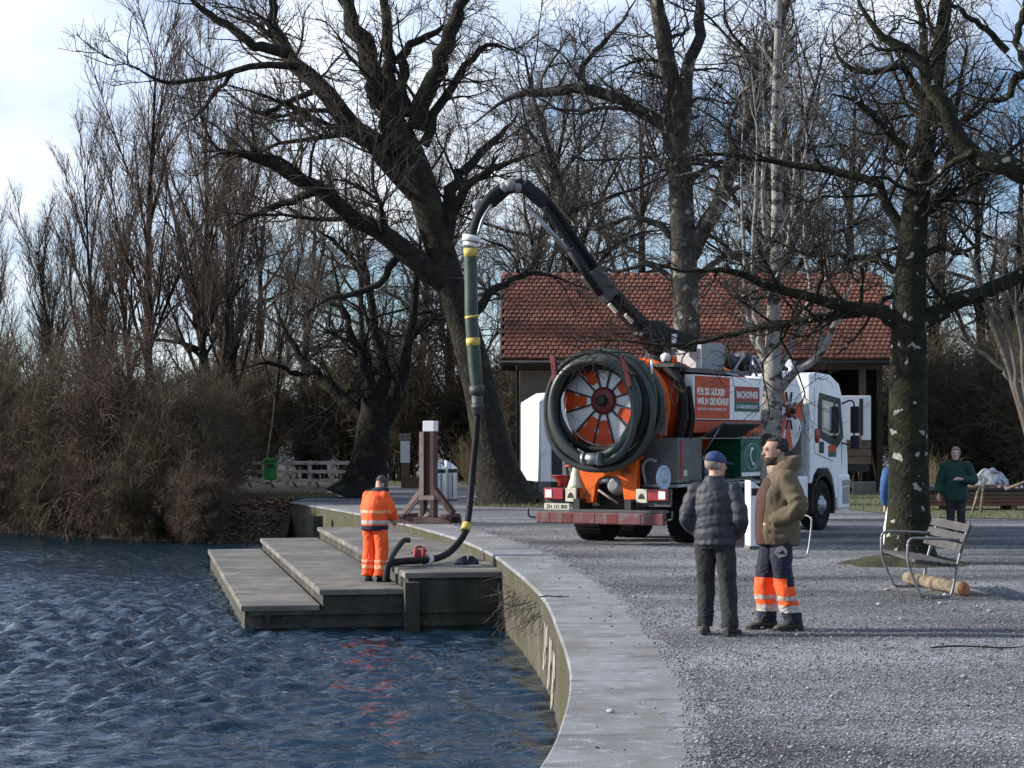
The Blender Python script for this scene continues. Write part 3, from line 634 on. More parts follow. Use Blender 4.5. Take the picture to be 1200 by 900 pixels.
hero('birch_tree', 'white-barked birch with several pale stems growing beside the truck', OLD, 35.4, [
 [(905,645,36),(905,600,29),(904,540,26),(904,495,25),(906,450,23),(906,410,19),(907,340,15),(911,260,13),(908,160,11),(911,70,9),(913,-30,7)],
 [(904,438,9),(893,415,8),(880,388,7),(875,350,6),(873,300,5),(868,210,4),(872,120,3)],
 [(905,428,8),(892,400,7),(886,350,6),(883,270,5),(888,170,4),(880,80,3)],
 [(908,440,9),(925,408,7),(940,382,6),(948,340,5),(942,270,4),(946,180,3),(940,90,3)],
 [(908,462,12),(930,440,10),(958,419,9),(972,392,7),(985,362,6),(1000,330,4),(1020,290,3)],
 [(958,419,6),(965,380,5),(968,330,4),(975,260,3)], [(907,330,6),(922,290,5),(930,220,4),(928,140,3)], [(909,300,6),(893,250,5),(897,170,4),(893,60,3)]],
 M['birch'], M['twig_grey'], 44,
 [dict(per_m=2.6, ang=35, lr=.35, k=8, up=.12, wob=.16, rmin=.009, tmin=.3, lmax=2.4, lmin=.5, rr=.4),
  dict(per_m=5.0, ang=38, lr=.55, k=6, up=.02, wob=.18, rmin=.006, lmax=1.5, lmin=.35),
  dict(per_m=6.0, ang=38, lr=.5, k=4, up=-.03, wob=.18, rmin=.0045, lmax=.7, lmin=.2, maxn=9000)], dz=[0]+[.2,-.2,.15,-.15,.1,.2,-.2])
hero('lime_tree', 'lichen-spotted dark trunk tree beside the bench, its low limbs reaching over the truck', OLD, 30.4, [
 [(1064,668,104),(1065,655,66),(1065,620,52),(1065,560,47),(1064,480,45),(1065,400,43),(1066,340,38),(1070,270,33),(1078,205,29),(1086,150,25),(1093,115,21),(1101,60,17),(1112,-30,13)],
 [(1055,378,22),(1028,368,18),(1002,362,15),(956,350,12),(906,338,10),(852,318,8),(800,318,6),(740,300,4)],
 [(1010,366,12),(960,372,10),(914,380,9),(852,392,7),(808,404,5),(750,402,4),(700,395,3)],
 [(1078,376,24),(1118,360,20),(1150,345,19),(1180,330,17),(1215,308,15),(1270,285,11)],
 [(1078,250,16),(1106,232,13),(1138,215,10),(1175,185,8),(1215,150,6)],
 [(1066,290,14),(1028,216,11),(968,200,9),(900,188,7),(834,180,5),(780,190,3)],
 [(1085,190,12),(1050,165,10),(1027,140,9),(1005,120,7),(975,110,5)],
 [(1089,135,14),(1070,95,11),(1057,77,9),(1025,84,8),(1000,80,7),(980,62,5),(975,20,3)],
 [(1095,110,12),(1085,60,10),(1078,10,9),(1060,-30,7)],
 [(1068,310,10),(1100,290,8),(1125,296,6),(1160,280,4)],
 [(1062,330,9),(1030,305,8),(990,300,7),(940,296,5),(895,275,3)]],
 M['bark_lichen'], M['twig_dark'], 55,
 [dict(per_m=6.5, ang=55, lr=.42, k=8, up=.04, wob=.3, rmin=.010, tmin=.12, lmax=2.9, lmin=.6, rr=.4),
  dict(per_m=7, ang=50, lr=.55, k=6, up=.04, wob=.3, rmin=.0062, lmax=1.6, lmin=.35),
  dict(per_m=7.0, ang=48, lr=.5, k=4, up=.04, wob=.25, rmin=.0046, lmax=.7, lmin=.2, maxn=24000)], dz=[0,-.1,.2,.1,.3,.15,-.3,.1,.2,-.3,.3])
hero('maple_tree', 'gnarled dark tree whose crooked limb reaches in over the bench', OLD, 28.6, [
 [(1292,690,90),(1290,600,60),(1288,450,54),(1285,330,50),(1275,250,44),(1265,160,34),(1255,60,26),(1250,-60,18)],
 [(1275,245,34),(1235,215,30),(1200,203,27),(1170,195,25),(1140,178,23),(1118,150,21),(1102,118,19),(1085,85,17),(1058,60,15),(1030,38,13),(1012,15,11),(1000,-20,9)],
 [(1270,200,16),(1225,120,13),(1205,85,11),(1180,110,9),(1160,118,7),(1120,106,4)],
 [(1205,85,10),(1193,40,9),(1204,0,8),(1215,-40,6)], [(1180,60,9),(1150,30,7),(1120,10,6),(1085,-20,4)], [(1140,178,9),(1110,195,7),(1085,215,5),(1050,210,3)]],
 M['bark_lichen'], M['twig_dark'], 66,
 [dict(per_m=3.6, ang=55, lr=.34, k=8, up=.06, wob=.3, rmin=.010, tmin=.2, lmax=2.0, lmin=.5, rr=.35),
  dict(per_m=5.5, ang=50, lr=.5, k=6, up=.04, wob=.3, rmin=.0058, lmax=1.3, lmin=.3),
  dict(per_m=6.5, ang=48, lr=.5, k=4, up=.04, wob=.25, rmin=.004, lmax=.6, lmin=.15, maxn=9000)], dz=[0,.05,.2,.2,-.2,.3])

# generic background trees: one mesh per kind, copied
def generic(name, label, group, H, r0, spread, mt, mc, seed, lev, lean=.05, stems=1, fork=.35):
    g = np.random.default_rng(seed); P = []; Rr = []
    for s_ in range(stems):
        a = g.uniform(0, 6.28); tilt = (lean if stems == 1 else g.uniform(.08, .4)); k = 14; p = np.zeros((k, 3)); hh = H*(1 if stems == 1 else g.uniform(.6, 1))
        d = np.array([math.cos(a)*tilt, math.sin(a)*tilt, 1.]); d /= np.linalg.norm(d)
        p[0] = [g.normal(0, .25)*(stems > 1), g.normal(0, .25)*(stems > 1), -.1]
        for i in range(1, k): d = d+g.normal(0, .05, 3); d[2] += .05; d /= np.linalg.norm(d); p[i] = p[i-1]+d*hh/(k-1)
        P.append(p); Rr.append(np.linspace(r0, r0*.15, k)*(1 if stems == 1 else g.uniform(.6, 1)))
    P, Rr = np.array(P), np.array(Rr); allP = [(P, Rr)]; tr = [tubes(P, Rr, 8)]; crown = []
    for li, kw in enumerate(lev):
        kw = dict(kw); src = kw.pop('src', li); P2, R2 = grow(*allP[src], g=g, **kw); allP.append((P2, R2))
        (tr if li == 0 else crown).append(tubes(P2, R2, 4 if li == 0 else 3))
    return finish_tree(name, label, 'tree' if stems == 1 else 'shrub', group, (0,0,0), tr, crown, mt, mc)
BG = 'bare trees behind the barn and the thicket'
broad = [dict(per_m=2.1, ang=52, lr=.5, k=9, up=.12, wob=.16, rmin=.03, tmin=.18, lmax=6, lmin=1.5, rr=.6),
         dict(per_m=3.2, ang=48, lr=.5, k=6, up=.08, wob=.2, rmin=.018, lmax=3, lmin=.9),
         dict(per_m=4.5, ang=45, lr=.55, k=4, up=.08, wob=.22, rmin=.010, lmax=1.8, lmin=.6, maxn=2800),
         dict(per_m=4.0, ang=45, lr=.6, k=3, up=.06, wob=.2, rmin=.0075, lmax=1.0, lmin=.45, maxn=5000)]
upr = [dict(per_m=3.4, ang=26, lr=.42, k=9, up=.16, wob=.07, rmin=.022, tmin=.28, lmax=6, lmin=1.5, rr=.6),
       dict(per_m=4.0, ang=26, lr=.45, k=6, up=.14, wob=.09, rmin=.014, lmax=2.6, lmin=.9),
       dict(per_m=6.0, ang=28, lr=.5, k=4, up=.12, wob=.12, rmin=.007, lmax=1.6, lmin=.6, maxn=9000)]
shrub = [dict(per_m=3.4, ang=36, lr=.55, k=8, up=.03, wob=.15, rmin=.016, tmin=.05, lmax=3, lmin=1.0, rr=.6),
         dict(per_m=4.5, ang=38, lr=.55, k=6, up=.02, wob=.2, rmin=.011, lmax=1.8, lmin=.7, maxn=4500),
         dict(per_m=6.0, ang=40, lr=.6, k=4, up=.02, wob=.2, rmin=.007, lmax=1.2, lmin=.45, maxn=9000)]
kinds = {}
kinds['broadA'] = generic('bare_tree', 'bare brownish broad-crowned tree far behind the barn', BG, 15, .3, 1, M['bark_willow'], M['twig_brown'], 101, broad)
kinds['broadB'] = generic('bare_tree', 'bare grey broad-crowned tree with many fine twigs behind the barn', BG, 17, .32, 1, M['bark_dark'], M['twig_grey'], 102, broad, lean=.1)
kinds['uprA'] = generic('poplar_tree', 'slender upright tree with fine reddish twigs above the lake thicket', 'upright trees on the lake bank', 13.5, .17, 1, M['bark_willow'], M['twig_red'], 103, upr)
kinds['uprB'] = generic('poplar_tree', 'slender upright tree with pale brown twigs above the lake thicket', 'upright trees on the lake bank', 12, .15, 1, M['bark_willow'], M['twig_brown'], 104, upr, lean=.12)
kinds['shrubA'] = generic('willow_shrub', 'dense tangled brown bush without leaves on the lake bank', 'thicket on the lake bank', 4.6, .05, 1, M['twig_brown'], M['twig_thicket'], 105, shrub, stems=26)
kinds['shrubB'] = generic('willow_shrub', 'dense tangled reddish bush without leaves on the lake bank', 'thicket on the lake bank', 5.2, .05, 1, M['twig_brown'], M['twig_red'], 106, shrub, stems=24)
kinds['shrubC'] = generic('thicket_shrub', 'leafless brown undergrowth bush behind the lawn and the barn', 'undergrowth behind the lawns', 4.2, .05, 1, M['twig_brown'], M['twig_thicket'], 107, shrub, stems=26)
used = {}
def plant(kind, X, Y, rz, sc=1.0, sz=None, z=0, label=None, group=None):
    o = kinds[kind] if kind not in used else copy_tree(kinds[kind]); used[kind] = 1
    o.location = (X, Y, z); o.rotation_euler = (0, 0, rz); o.scale = (sc, sc, sz or sc)
    if label: o['label'] = label
    if group: o['group'] = group
    return o
# row beyond the barn and across the background
for i, (px_, d, k_, sc) in enumerate(((600,82,'broadB',.95),(660,90,'broadA',1.05),(720,84,'broadB',1.05),(770,96,'broadA',1.15),(850,88,'broadB',1.1),(905,98,'broadA',1.15),(960,86,'broadB',1.1),(1010,94,'broadA',1.2),
        (1075,84,'broadB',1.05),(1140,90,'broadA',1.05),(1195,80,'broadB',.9),(1260,86,'broadA',1.0),(540,92,'broadA',.95),(480,98,'broadB',.9),(420,94,'broadA',.85),(360,88,'broadB',.8),(300,95,'broadA',.9),(250,86,'broadB',.8),(1340,88,'broadB',1))):
    p = at(px_, 500, d); plant(k_, p.x, d, i*1.3, sc, label=('bare brownish' if k_ == 'broadA' else 'bare grey')+' broad-crowned tree with fine twigs '+('beyond the rail fence' if px_ < 590 else ('behind the red tiled barn' if px_ < 1060 else 'behind the plank pile')), group='bare trees '+('beyond the fence' if px_ < 590 else ('behind the barn' if px_ < 1060 else 'behind the plank pile')))
for i, (px_, d, k_, sc) in enumerate(((188,68,'uprA',1.08),(152,72,'uprB',.92),(222,71,'uprA',1.0),(245,67,'uprB',.92),(112,71,'uprA',.8),(72,74,'uprB',.72),(35,75,'uprB',.68),(2,73,'uprA',.62),(-30,75,'uprA',.62),(92,69,'uprB',.6),(275,76,'uprA',.85),(-70,78,'uprA',.7),(312,79,'uprB',.78))):
    p = at(px_, 500, d); plant(k_, p.x, d, i*2.1, sc)
for i, (px_, d, k_, sc) in enumerate(((205,58.2,'shrubA',.9),(150,60.0,'shrubB',1.05),(95,61.8,'shrubA',1.05),(40,64,'shrubA',.95),(-10,66,'shrubB',1.0),(-60,70,'shrubA',1.1),(125,60,'shrubA',.75),(240,62.5,'shrubA',.85),(252,66,'shrubA',.85),(-110,72,'shrubA',1.1),(232,57.4,'shrubA',.55),(60,62.8,'shrubA',.7),(185,58.6,'shrubB',.6),(20,65.2,'shrubA',.75),(246,59.5,'shrubA',.55),(4,64.6,'shrubA',.8),(45,63.2,'shrubB',.65),(82,62.2,'shrubA',.7),(-30,65.6,'shrubA',.85),(150,59.4,'shrubA',.6),(215,57.8,'shrubA',.5))):
    p = at(px_, 500, d); plant(k_, p.x, d, i*1.7, sc*.92, z=-.5 if d < 62 else (-.2 if d < 67 else 0))
for i, (px_, d, sc) in enumerate(((10,63.6,.5),(48,62.3,.5),(85,61.2,.5),(118,60.2,.48),(152,59,.48),(184,58,.46),(214,57.2,.42),(238,57,.36),(-30,64.8,.5))):      # boughs sagging over the water
    p = at(px_, 500, d); o = plant('shrubA' if i % 3 else 'shrubB', p.x, d, 0, sc, z=-.75, label='low bush sagging over the water at the lake bank', group='boughs sagging over the water')
    o.rotation_euler = (R(48), R(8*(-1)**i), .6*math.sin(i*2.2))
for i in range(18):
    px_ = 255+i*54+random.uniform(-10,10); d = 84+random.uniform(0, 9) if not 590 < px_ < 1050 else 82+random.uniform(0, 6)
    p = at(px_, 500, d); plant('shrubC', p.x, d, i*1.1, 1.0+.25*random.random())
for i, (px_, d, sc) in enumerate(((1080,74,.9),(1120,72,1.0),(1165,73,1.05),(1210,70,1.1),(1100,78,1.25),(1185,78,1.3),(1250,74,1.1))):
    p = at(px_, 500, d); plant('shrubC', p.x, d, i*1.9+.5, sc, label='leafless brown undergrowth bush behind the plank pile', group='bushes behind the plank pile')
# thin pale stems leaning at the right border
hero('ash_sapling', 'thin pale leaning stems rising behind the plank pile', None, 58, [
 [(1232,600,16),(1215,540,13),(1195,470,11),(1172,400,9),(1150,340,7),(1135,290,4)], [(1225,560,9),(1205,470,7),(1195,390,5),(1188,320,3)], [(1190,450,6),(1160,420,5),(1130,400,3)], [(1205,500,7),(1180,380,5),(1175,300,3)]],
 M['twig_grey'], M['twig_grey'], 77, [dict(per_m=1.5, ang=35, lr=.35, k=7, up=.05, wob=.12, rmin=.012, lmax=2.5, lmin=.6, rr=.5), dict(per_m=3, ang=38, lr=.5, k=5, up=.03, wob=.15, rmin=.008, lmax=1.2, lmin=.4), dict(per_m=3, ang=38, lr=.5, k=4, up=.0, wob=.15, rmin=.007, lmax=.8, lmin=.3)])
# dry tufts growing out of the quay wall
def tuft(name, base, n, h, lean, m, label, group, seed):
    g = np.random.default_rng(seed); k = 7; P = np.zeros((n, k, 3)); a = g.uniform(0, 6.28, n)
    d = np.stack([np.cos(a)*.35+lean[0], np.sin(a)*.35+lean[1], np.full(n, lean[2])], 1)+g.normal(0, .3, (n, 3)); d /= np.linalg.norm(d, axis=1, keepdims=True)
    P[:, 0] = g.normal(0, .05, (n, 3)); st = (h*g.uniform(.5, 1.2, n)/(k-1))[:, None]
    for i in range(1, k): d = d+g.normal(0, .16, (n, 3)); d /= np.linalg.norm(d, axis=1, keepdims=True); P[:, i] = P[:, i-1]+d*st
    Rr = np.linspace(.006, .0025, k)[None]*np.ones((n, 1)); P2, R2 = grow(P, Rr, 5, 40, .4, 4, 0, .2, .002, g, lmax=.3, lmin=.06)
    V_, F_ = joinVF([tubes(P, Rr, 4), tubes(P2, R2, 3)]); o = link_mesh(name, mesh_np(name, V_, F_, True), m); o.location = base
    return tag(o, label, 'plant', group)
for i, (Y, z, n, h, m) in enumerate(((30.3,-.3,10,.5,'twig_grey'),(29.0,-.35,12,.6,'twig_brown'),(27.8,-.3,12,.6,'twig_grey'),(26.4,-.25,12,.5,'twig_brown'),(25.0,-.2,10,.45,'twig_grey'),(23.6,-.2,9,.4,'twig_brown'))):
    tuft('dry_plant', (edge_x(Y)-.02, Y, z), n, h, (-.35,-.2,-.6), M[m], 'dry leafless plant growing out of the quay wall by the steps', 'dry plants on the quay wall', 900+i)

# ---------------------------------------------------------------- barn
BX0, BX1, BY = -.35, 13.1, 69.0
barn = tag(empty('barn', ((BX0+BX1)/2, BY, 0)), 'old timber barn with a red tiled saddle roof behind the truck', 'barn')
bo = Matrix.Translation((-(BX0+BX1)/2, -BY, 0))
def bpart(b, name, m, par=None, bevel=0):
    o = b.build(name, m, par or barn, bevel)
    if par is None: o.matrix_parent_inverse = bo
    return o
bpart(MB().bx(BX0+.5, BX1-.5, BY+7.3, BY+7.5, 0, 4.6), 'back_wall', M['barn_wood'])
bpart(MB().bx(BX0+.5, BX0+.7, BY+.6, BY+7.3, 0, 4.5), 'side_wall', M['barn_wood']); bpart(MB().bx(BX1-.7, BX1-.5, BY+.6, BY+7.3, 0, 4.5), 'side_wall', M['barn_wood'])
x = BX0+.5
while x < 1.9:                                                        # boarded front on the left bay
    wd = random.uniform(.17,.21); bpart(MB().bx(x, x+wd-.012, BY+.55+random.uniform(0,.02), BY+.6, 0, 4.05), 'board', M['barn_wood']); x += wd
bpart(MB().bx(.25, 1.35, BY+.32, BY+.5, 0, 4.1), 'pier', M['plaster'], bevel=.02)
x = 2.2
for px_ in (5.2, 8.6, 11.9): bpart(MB().bx(px_-.12, px_+.12, BY+.5, BY+.74, 0, 4.15), 'post', M['wood_brown'], bevel=.01)
bpart(MB().bx(BX0+.5, BX1-.5, BY+.5, BY+.76, 4.15, 4.45), 'beam', M['wood_brown'], bevel=.01)
bpart(MB().bx(BX0, BX1, BY-.28, BY-.24, 4.27, 4.47), 'fascia', M['wood_brown'])
b = MB(); b.tube([(BX0, BY-.36, 4.36), (BX1, BY-.36, 4.36)], .075, 8); bpart(b, 'gutter', M['black'])
ry, rz_ = BY+3.9, 7.55; sl = Vector((0, ry-(BY-.3), rz_-4.45)); SL = sl.length; sl.normalize(); snn = Vector((0, -sl.z, sl.y))
b = MB()
for sgn in (1, -1):
    e = BY-.3 if sgn == 1 else 2*ry-(BY-.3)
    b.add([(BX0, e, 4.44), (BX1, e, 4.44), (BX1, ry, rz_-.01), (BX0, ry, rz_-.01)], [(0,1,2,3)])
    b.add([(BX0, e, 4.34), (BX1, e, 4.34), (BX1, ry, rz_-.12), (BX0, ry, rz_-.12)], [(3,2,1,0)])
roof = bpart(b, 'roof_deck', M['barn_wood'])
for gx in (BX0+.55, BX1-.55): b = MB().add([(gx, BY+.6, 4.4), (gx, 2*ry-BY-.6, 4.4), (gx, ry, rz_-.15)], [(0,1,2)]); bpart(b, 'gable', M['barn_wood'])
# clay tiles laid in courses (about 7 pixels each): joined
b = MB(); nr = 21; nc = 76; tw = (BX1-BX0)/nc; th = SL/nr
for r in range(nr):
    for c in range(nc):
        o = Vector((BX0+c*tw+(tw*.5 if r % 2 else 0)+random.uniform(-.008,.008), BY-.32, 4.47))+sl*(r*th+random.uniform(-.012,.012)); lift = .055+random.uniform(-.006,.012)
        if o.x+tw > BX1+.1: continue
        vs = []
        for t, h in ((0, lift), (th*1.12, .015)):
            for k_, hh in ((0,0),(.3,.025),(.7,.028),(.985,0)): vs.append(o+Vector((k_*tw,0,0))+sl*t+snn*(h+hh))
        for k_ in (0,.985): vs.append(o+Vector((k_*tw,0,0))+snn*(lift-.045))
        b.add(vs, [(0,1,5,4),(1,2,6,5),(2,3,7,6),(8,9,3,2,1,0),(8,0,4),(9,7,3)])
o = bpart(b, 'roof_tiles', M['tile']); o['kind'] = 'stuff'
bpart(MB().add([(BX0, 2*ry-(BY-.3), 4.46), (BX1, 2*ry-(BY-.3), 4.46), (BX1, ry, rz_+.02), (BX0, ry, rz_+.02)], [(3,2,1,0)]), 'rear_roof_slope', M['tile'])
i = 0; x = BX0
while x < BX1-.2:
    b = MB(); b.tube([(x, ry, rz_+.03), (x+.36, ry, rz_+.04)], [.12,.105], 8); bpart(b, 'ridge_tile', M['tile']); x += .35
for sy in (1,-1): pass
b = MB(); b.bar(Vector((BX0-.03, BY-.32, 4.42)), Vector((BX0-.03, ry, rz_)), .05, .18); b.bar(Vector((BX1+.03, BY-.32, 4.42)), Vector((BX1+.03, ry, rz_)), .05, .18); bpart(b, 'barge_board', M['wood_brown'])

# white kiosk on concrete blocks left of the truck
kio = tag(empty('kiosk', (1.33, 56.8, 0), R(12)), 'white metal kiosk hut with sloped top standing on concrete blocks', 'kiosk')
b = MB(); prof = [(-.55,.62),(.75,.62),(.75,2.95),(.45,3.12),(-.1,3.12),(-.55,2.85)]
b.prism(prof, frame((0,0,0),(1,0,0),(0,0,1)), -2.6); kb = b.build('body', M['white_dirty'], kio, .02)
MB().bx(-.24,.06,-.03,.02,.75,2.2).build('door_slot', M['black'], kio); MB().bx(-.2,.02,-.05,-.03,1.75,2.05).build('window', M['glass'], kio)
MB().bx(-.22,.0,-.045,-.03,1.62,1.68).build('latch', M['lamp_white'], kio)
MB().bx(.2,.68,-.16,-.01,.9,1.72).build('meter_box', M['plate'], kio, .015)
for kx in (-.45,.25,): MB().bx(kx-.18,kx+.18,-.1,.3,0,.615).build('support_block', M['concrete'], kio, .02)
for kx in (-.45,.25,): MB().bx(kx-.18,kx+.18,2.1,2.5,0,.615).build('support_block', M['concrete'], kio, .02)
# white box trailer parked under the barn roof
trl = tag(empty('box_trailer', (11.35, 66.2, 0), R(-8)), 'white box trailer with wooden tailboard parked under the barn eave', 'trailer')
MB().bx(-1.0,.25,0,3.2,1.75,3.2).build('body', M['white_dirty'], trl, .03); MB().bx(-.12,0,-.02,.01,1.9,3.1).build('door_seam', M['black'], trl)
for i in range(3): MB().bx(-.95,.25,-.06,-.01,.98+.26*i,1.22+.26*i).build('plank', M['wood_brown'], trl, .008)
MB().bx(-.9,.2,0,3.0,.75,.95).build('chassis', M['black'], trl); MB().bx(-.35,.4,-.45,-.1,0,.42).build('concrete_block', M['concrete'], trl, .02)
for sx in (-.75,.1):
    b = MB(); b.lathe([(.2,-.09),(.33,-.09),(.36,-.05),(.36,.05),(.33,.09),(.2,.09)], frame((sx,.9,.36),(0,1,0),(0,0,1))); b.build('wheel', M['rubber'], trl)
b = MB(); b.tube([(.0,-.04,1.6),(-.12,-.1,2.0)], .02, 6); b.build('rod', M['wood_brown'], trl)
# far house, only its pale roof showing over the thicket
fh = tag(empty('distant_house', at(378,511,140)-Vector((0,0,CAM_H)), .1), 'distant low house with pale roof showing through the thicket', 'house')
MB().bx(-5,5,0,7,0,3.6).build('wall', M['facade_white'], fh)
MB().add([(-5.4,-.5,3.5),(5.4,-.5,3.5),(5.4,3.5,4.9),(-5.4,3.5,4.9),(-5.4,7.5,3.5),(5.4,7.5,3.5)], [(0,1,2,3),(3,2,5,4)]).build('roof', M['facade_white'], fh)
for wx in (-3,0,3): MB().bx(wx-.5,wx+.5,-.03,.05,1.2,2.4).build('window', M['glass'], fh)

# ---------------------------------------------------------------- street furniture
# rail fence
fx0, fx1, fd = at(283,0,74).x, at(416,0,74).x, 74
fe = tag(empty('rail_fence', (fx0, fd, 0), R(2)), 'weathered grey wooden rail fence behind the dark forked tree', 'fence')
FL = fx1-fx0; npst = 6
for i in range(npst):
    x = FL*i/(npst-1); MB().bx(x-.07,x+.07,-.05,.09,0,1.0).build('post', M['fence_wood'], fe, .01)
    b = MB(); b.bar((x+.06,.1,.5),(x+.3,.55,.02), .06,.05); b.build('brace', M['wood_grey'], fe)
for z in (.28,.6,.92):
    for i in range(2): MB().bx(FL*i/2-.08+.01, FL*(i+1)/2+.07, -.095-.012*(i), -.052, z-.065, z+.065).build('rail', M['fence_wood'], fe, .008)
# green bin
p = at(317,566,72); gb = tag(empty('waste_bin', (p.x, 72, 0), R(4)), 'bright green metal waste bin on a post in front of the rail fence', 'bin')
b = MB(); b.rings([[(sx*w_, sy*.17, z) for sx, sy in ((-1,-1),(1,-1),(1,1),(-1,1))] for w_, z in ((.2,.35),(.22,.42),(.23,1.0))], 0, True, False); b.build('body', M['paint_green'], gb, .03)
b = MB(); b.rings([[(sx*w_, sy*d_, z) for sx, sy in ((-1,-1),(1,-1),(1,1),(-1,1))] for w_, d_, z in ((.245,.185,1.0),(.245,.185,1.06),(.18,.12,1.12))], 0, True, False); b.build('lid', M['paint_green'], gb)
MB().bx(-.14,.14,-.178,-.165,.78,.9).build('opening', M['black'], gb); MB().bx(-.03,.03,.18,.24,0,1.0).build('post', M['steel'], gb)
# notice post
p = at(475,572,74); npst_ = tag(empty('notice_post', (p.x, 74, 0)), 'wooden post with a small roof and a tall white notice board', 'sign')
MB().bx(-.15,.15,-.08,.1,0,1.85).build('post', M['wood_brown'], npst_, .01); MB().bx(-.17,.17,-.125,-.082,.92,1.72).build('board', M['notice'], npst_, .005)
MB().bx(-.2,.2,-.16,.16,1.74,1.98).build('cap', M['wood_grey'], npst_, .03); MB().bx(.16,.5,-.04,.06,.0,.4).build('foot_beam', M['wood_brown'], npst_, .01)
# wooden stand
p = at(503,612,44.5); st = tag(empty('timber_stand', (p.x, 44.5, 0), R(-20)), 'tall dark red timber stand with braced feet and white box on top', 'stand')
for sx in (-.13,.11): MB().bx(sx-.045,sx+.045,-.12,.12,.12,1.98).build('upright', M['wood_dark'], st, .006)
for sx in (-.13,): MB().bx(sx-.05,sx+.05,-.135,-.121,.6,1.98).build('pale_edge', M['wood_pale_edge'], st)
MB().bx(-.083,.064,-.02,.02,.6,1.9).build('web_board', M['wood_dark'], st); MB().bx(-.19,.17,-.13,.13,.5,.6).build('collar', M['wood_pale_edge'], st, .006)
for sy in (-.3,.3): MB().bx(-.62,.62,sy-.06,sy+.06,.0,.13).build('foot_beam', M['wood_dark'], st, .006)
for sx in (-.5,.5): MB().bx(sx-.07,sx+.07,-.42,.42,.131,.2).build('foot_beam', M['wood_dark'], st, .006)
for sx in (-1,1):
    for sy in (-.09,.09): b = MB(); b.bar((sx*.56,sy,.22),(sx*.12,sy,.75), .07,.09); b.build('brace', M['wood_pale_edge'] if sx < 0 else M['wood_dark'], st, .005)
MB().bx(-.1,.16,-.13,.13,1.99,2.22).build('top_box', M['white_dirty'], st, .01)
b = MB(); b.lathe([(.16,.13),(.14,.17),(.05,.3),(.01,.32)], n=16); b.build('weight', M['concrete'], st)
# shark-fin steel litter bins
def steel_bin(loc, rz, label, sc=1):
    r = tag(empty('litter_bin', loc, rz, sc), label, 'bin', 'slanted steel litter bins')
    n = 20; rg = []
    for z, f in ((.03,1),(.06,1.02),(.8,1.0),):
        rg.append([(.2*f*math.cos(2*math.pi*j/n), .17*f*math.sin(2*math.pi*j/n), z) for j in range(n)])
    rg.append([(.2*math.cos(2*math.pi*j/n), .17*math.sin(2*math.pi*j/n), 1.06-.12*math.cos(2*math.pi*j/n)) for j in range(n)])
    rg.append([(.19*math.cos(2*math.pi*j/n), .16*math.sin(2*math.pi*j/n), 1.075-.12*math.cos(2*math.pi*j/n)) for j in range(n)])
    b = MB(); b.rings(rg, 0, True, True); b.build('body', M['steel_bin'], r)
    b = MB(); b.lathe([(.22,0),(.22,.028)], n=20); b.build('base_plate', M['dark_grey'], r)
    MB().bx(-.13,.13,-.178,-.15,.82,.93).build('opening', M['black'], r); MB().bx(-.012,.012,-.176,-.16,.1,.78).build('door_seam', M['dark_grey'], r)
    return r
p = at(516,587,59.5); steel_bin((p.x, 59.5, 0), R(10), 'slanted steel litter bin right behind the timber stand')
steel_bin((p.x+.29, 60.0, 0), R(20), 'slanted steel litter bin against its twin, closer to the leaning tree')
# white steel bin behind the parka man
p = at(886,642,34.3); wbn = tag(empty('waste_container', (p.x, 34.3, 0), R(6)), 'tall white slanted waste container half hidden behind the man in the parka', 'bin')
b = MB(); b.prism([(-.15,.05),(.2,.05),(.2,.92),(-.15,1.16)], frame((0,.2,0),(1,0,0),(0,0,1)), .4); b.build('body', M['white_paint'], wbn, .02)
MB().bx(-.12,.0,-.212,-.195,.9,1.02).build('opening', M['black'], wbn); MB().bx(-.16,.21,-.21,.21,0,.05).build('base_plate', M['concrete'], wbn)
# steel hoop
p = at(935,655,gd(655)); hp = tag(empty('steel_hoop', (p.x+.05, p.y, 0)), 'low bent steel tube hoop standing behind the parka man', 'hoop')
b = MB(); b.tube([(-.22,-.02,.02),(-.05,0,.02),(.06,0,.03),(.11,.02,.12),(.16,.05,.45),(.17,.05,.62)], .014, 8, k=24); b.build('tube', M['steel'], hp)
b = MB(); b.tube([(.17,.05,.62),(.1,.3,.66),(-.2,.6,.66)], .014, 8, k=10); b.tube([(-.2,.6,.66),(-.2,.62,.0)], .014, 8); b.build('rail', M['steel'], hp)

# bench: facing the lake, slats along its length
bn = tag(empty('park_bench', (4.95, 24.7, 0)), 'grey slatted bench on bent steel tube legs under the lichen-spotted tree', 'bench')
for i in range(5): MB().bx(-.3+.1*i, -.3+.1*i+.09, -1.05, 1.05, .43-.012*i, .465-.012*i).build('seat_slat', M['bench_wood'], bn, .006)
for i in range(3):
    t = .12+.115*i; x0 = .2+.38*t; b = MB(); b.bar((x0, -1.05, .47+t), (x0, 1.05, .47+t), .03, .1, up=(.37,0,1)); b.build('back_slat', M['bench_wood'], bn, .006)
for sy in (-.85,.85):
    b = MB(); b.tube([(-.34,sy,.64),(-.34,sy,.45),(-.3,sy,.3),(-.2,sy,.06),(-.14,sy,.02),(.1,sy,.02),(.17,sy,.06),(.22,sy,.3),(.25,sy,.44),(.38,sy,.9)], .017, 8, k=48); b.build('leg', M['steel_dull'], bn)
    b = MB(); b.tube([(-.34,sy,.64),(-.31,sy,.685),(-.24,sy,.7),(.1,sy,.69),(.3,sy,.68)], .017, 8, k=24); b.build('armrest', M['steel_dull'], bn)
    b = MB(); b.bar((-.3,sy,.415),(.24,sy,.365), .03,.02); b.build('seat_rail', M['steel_dull'], bn)
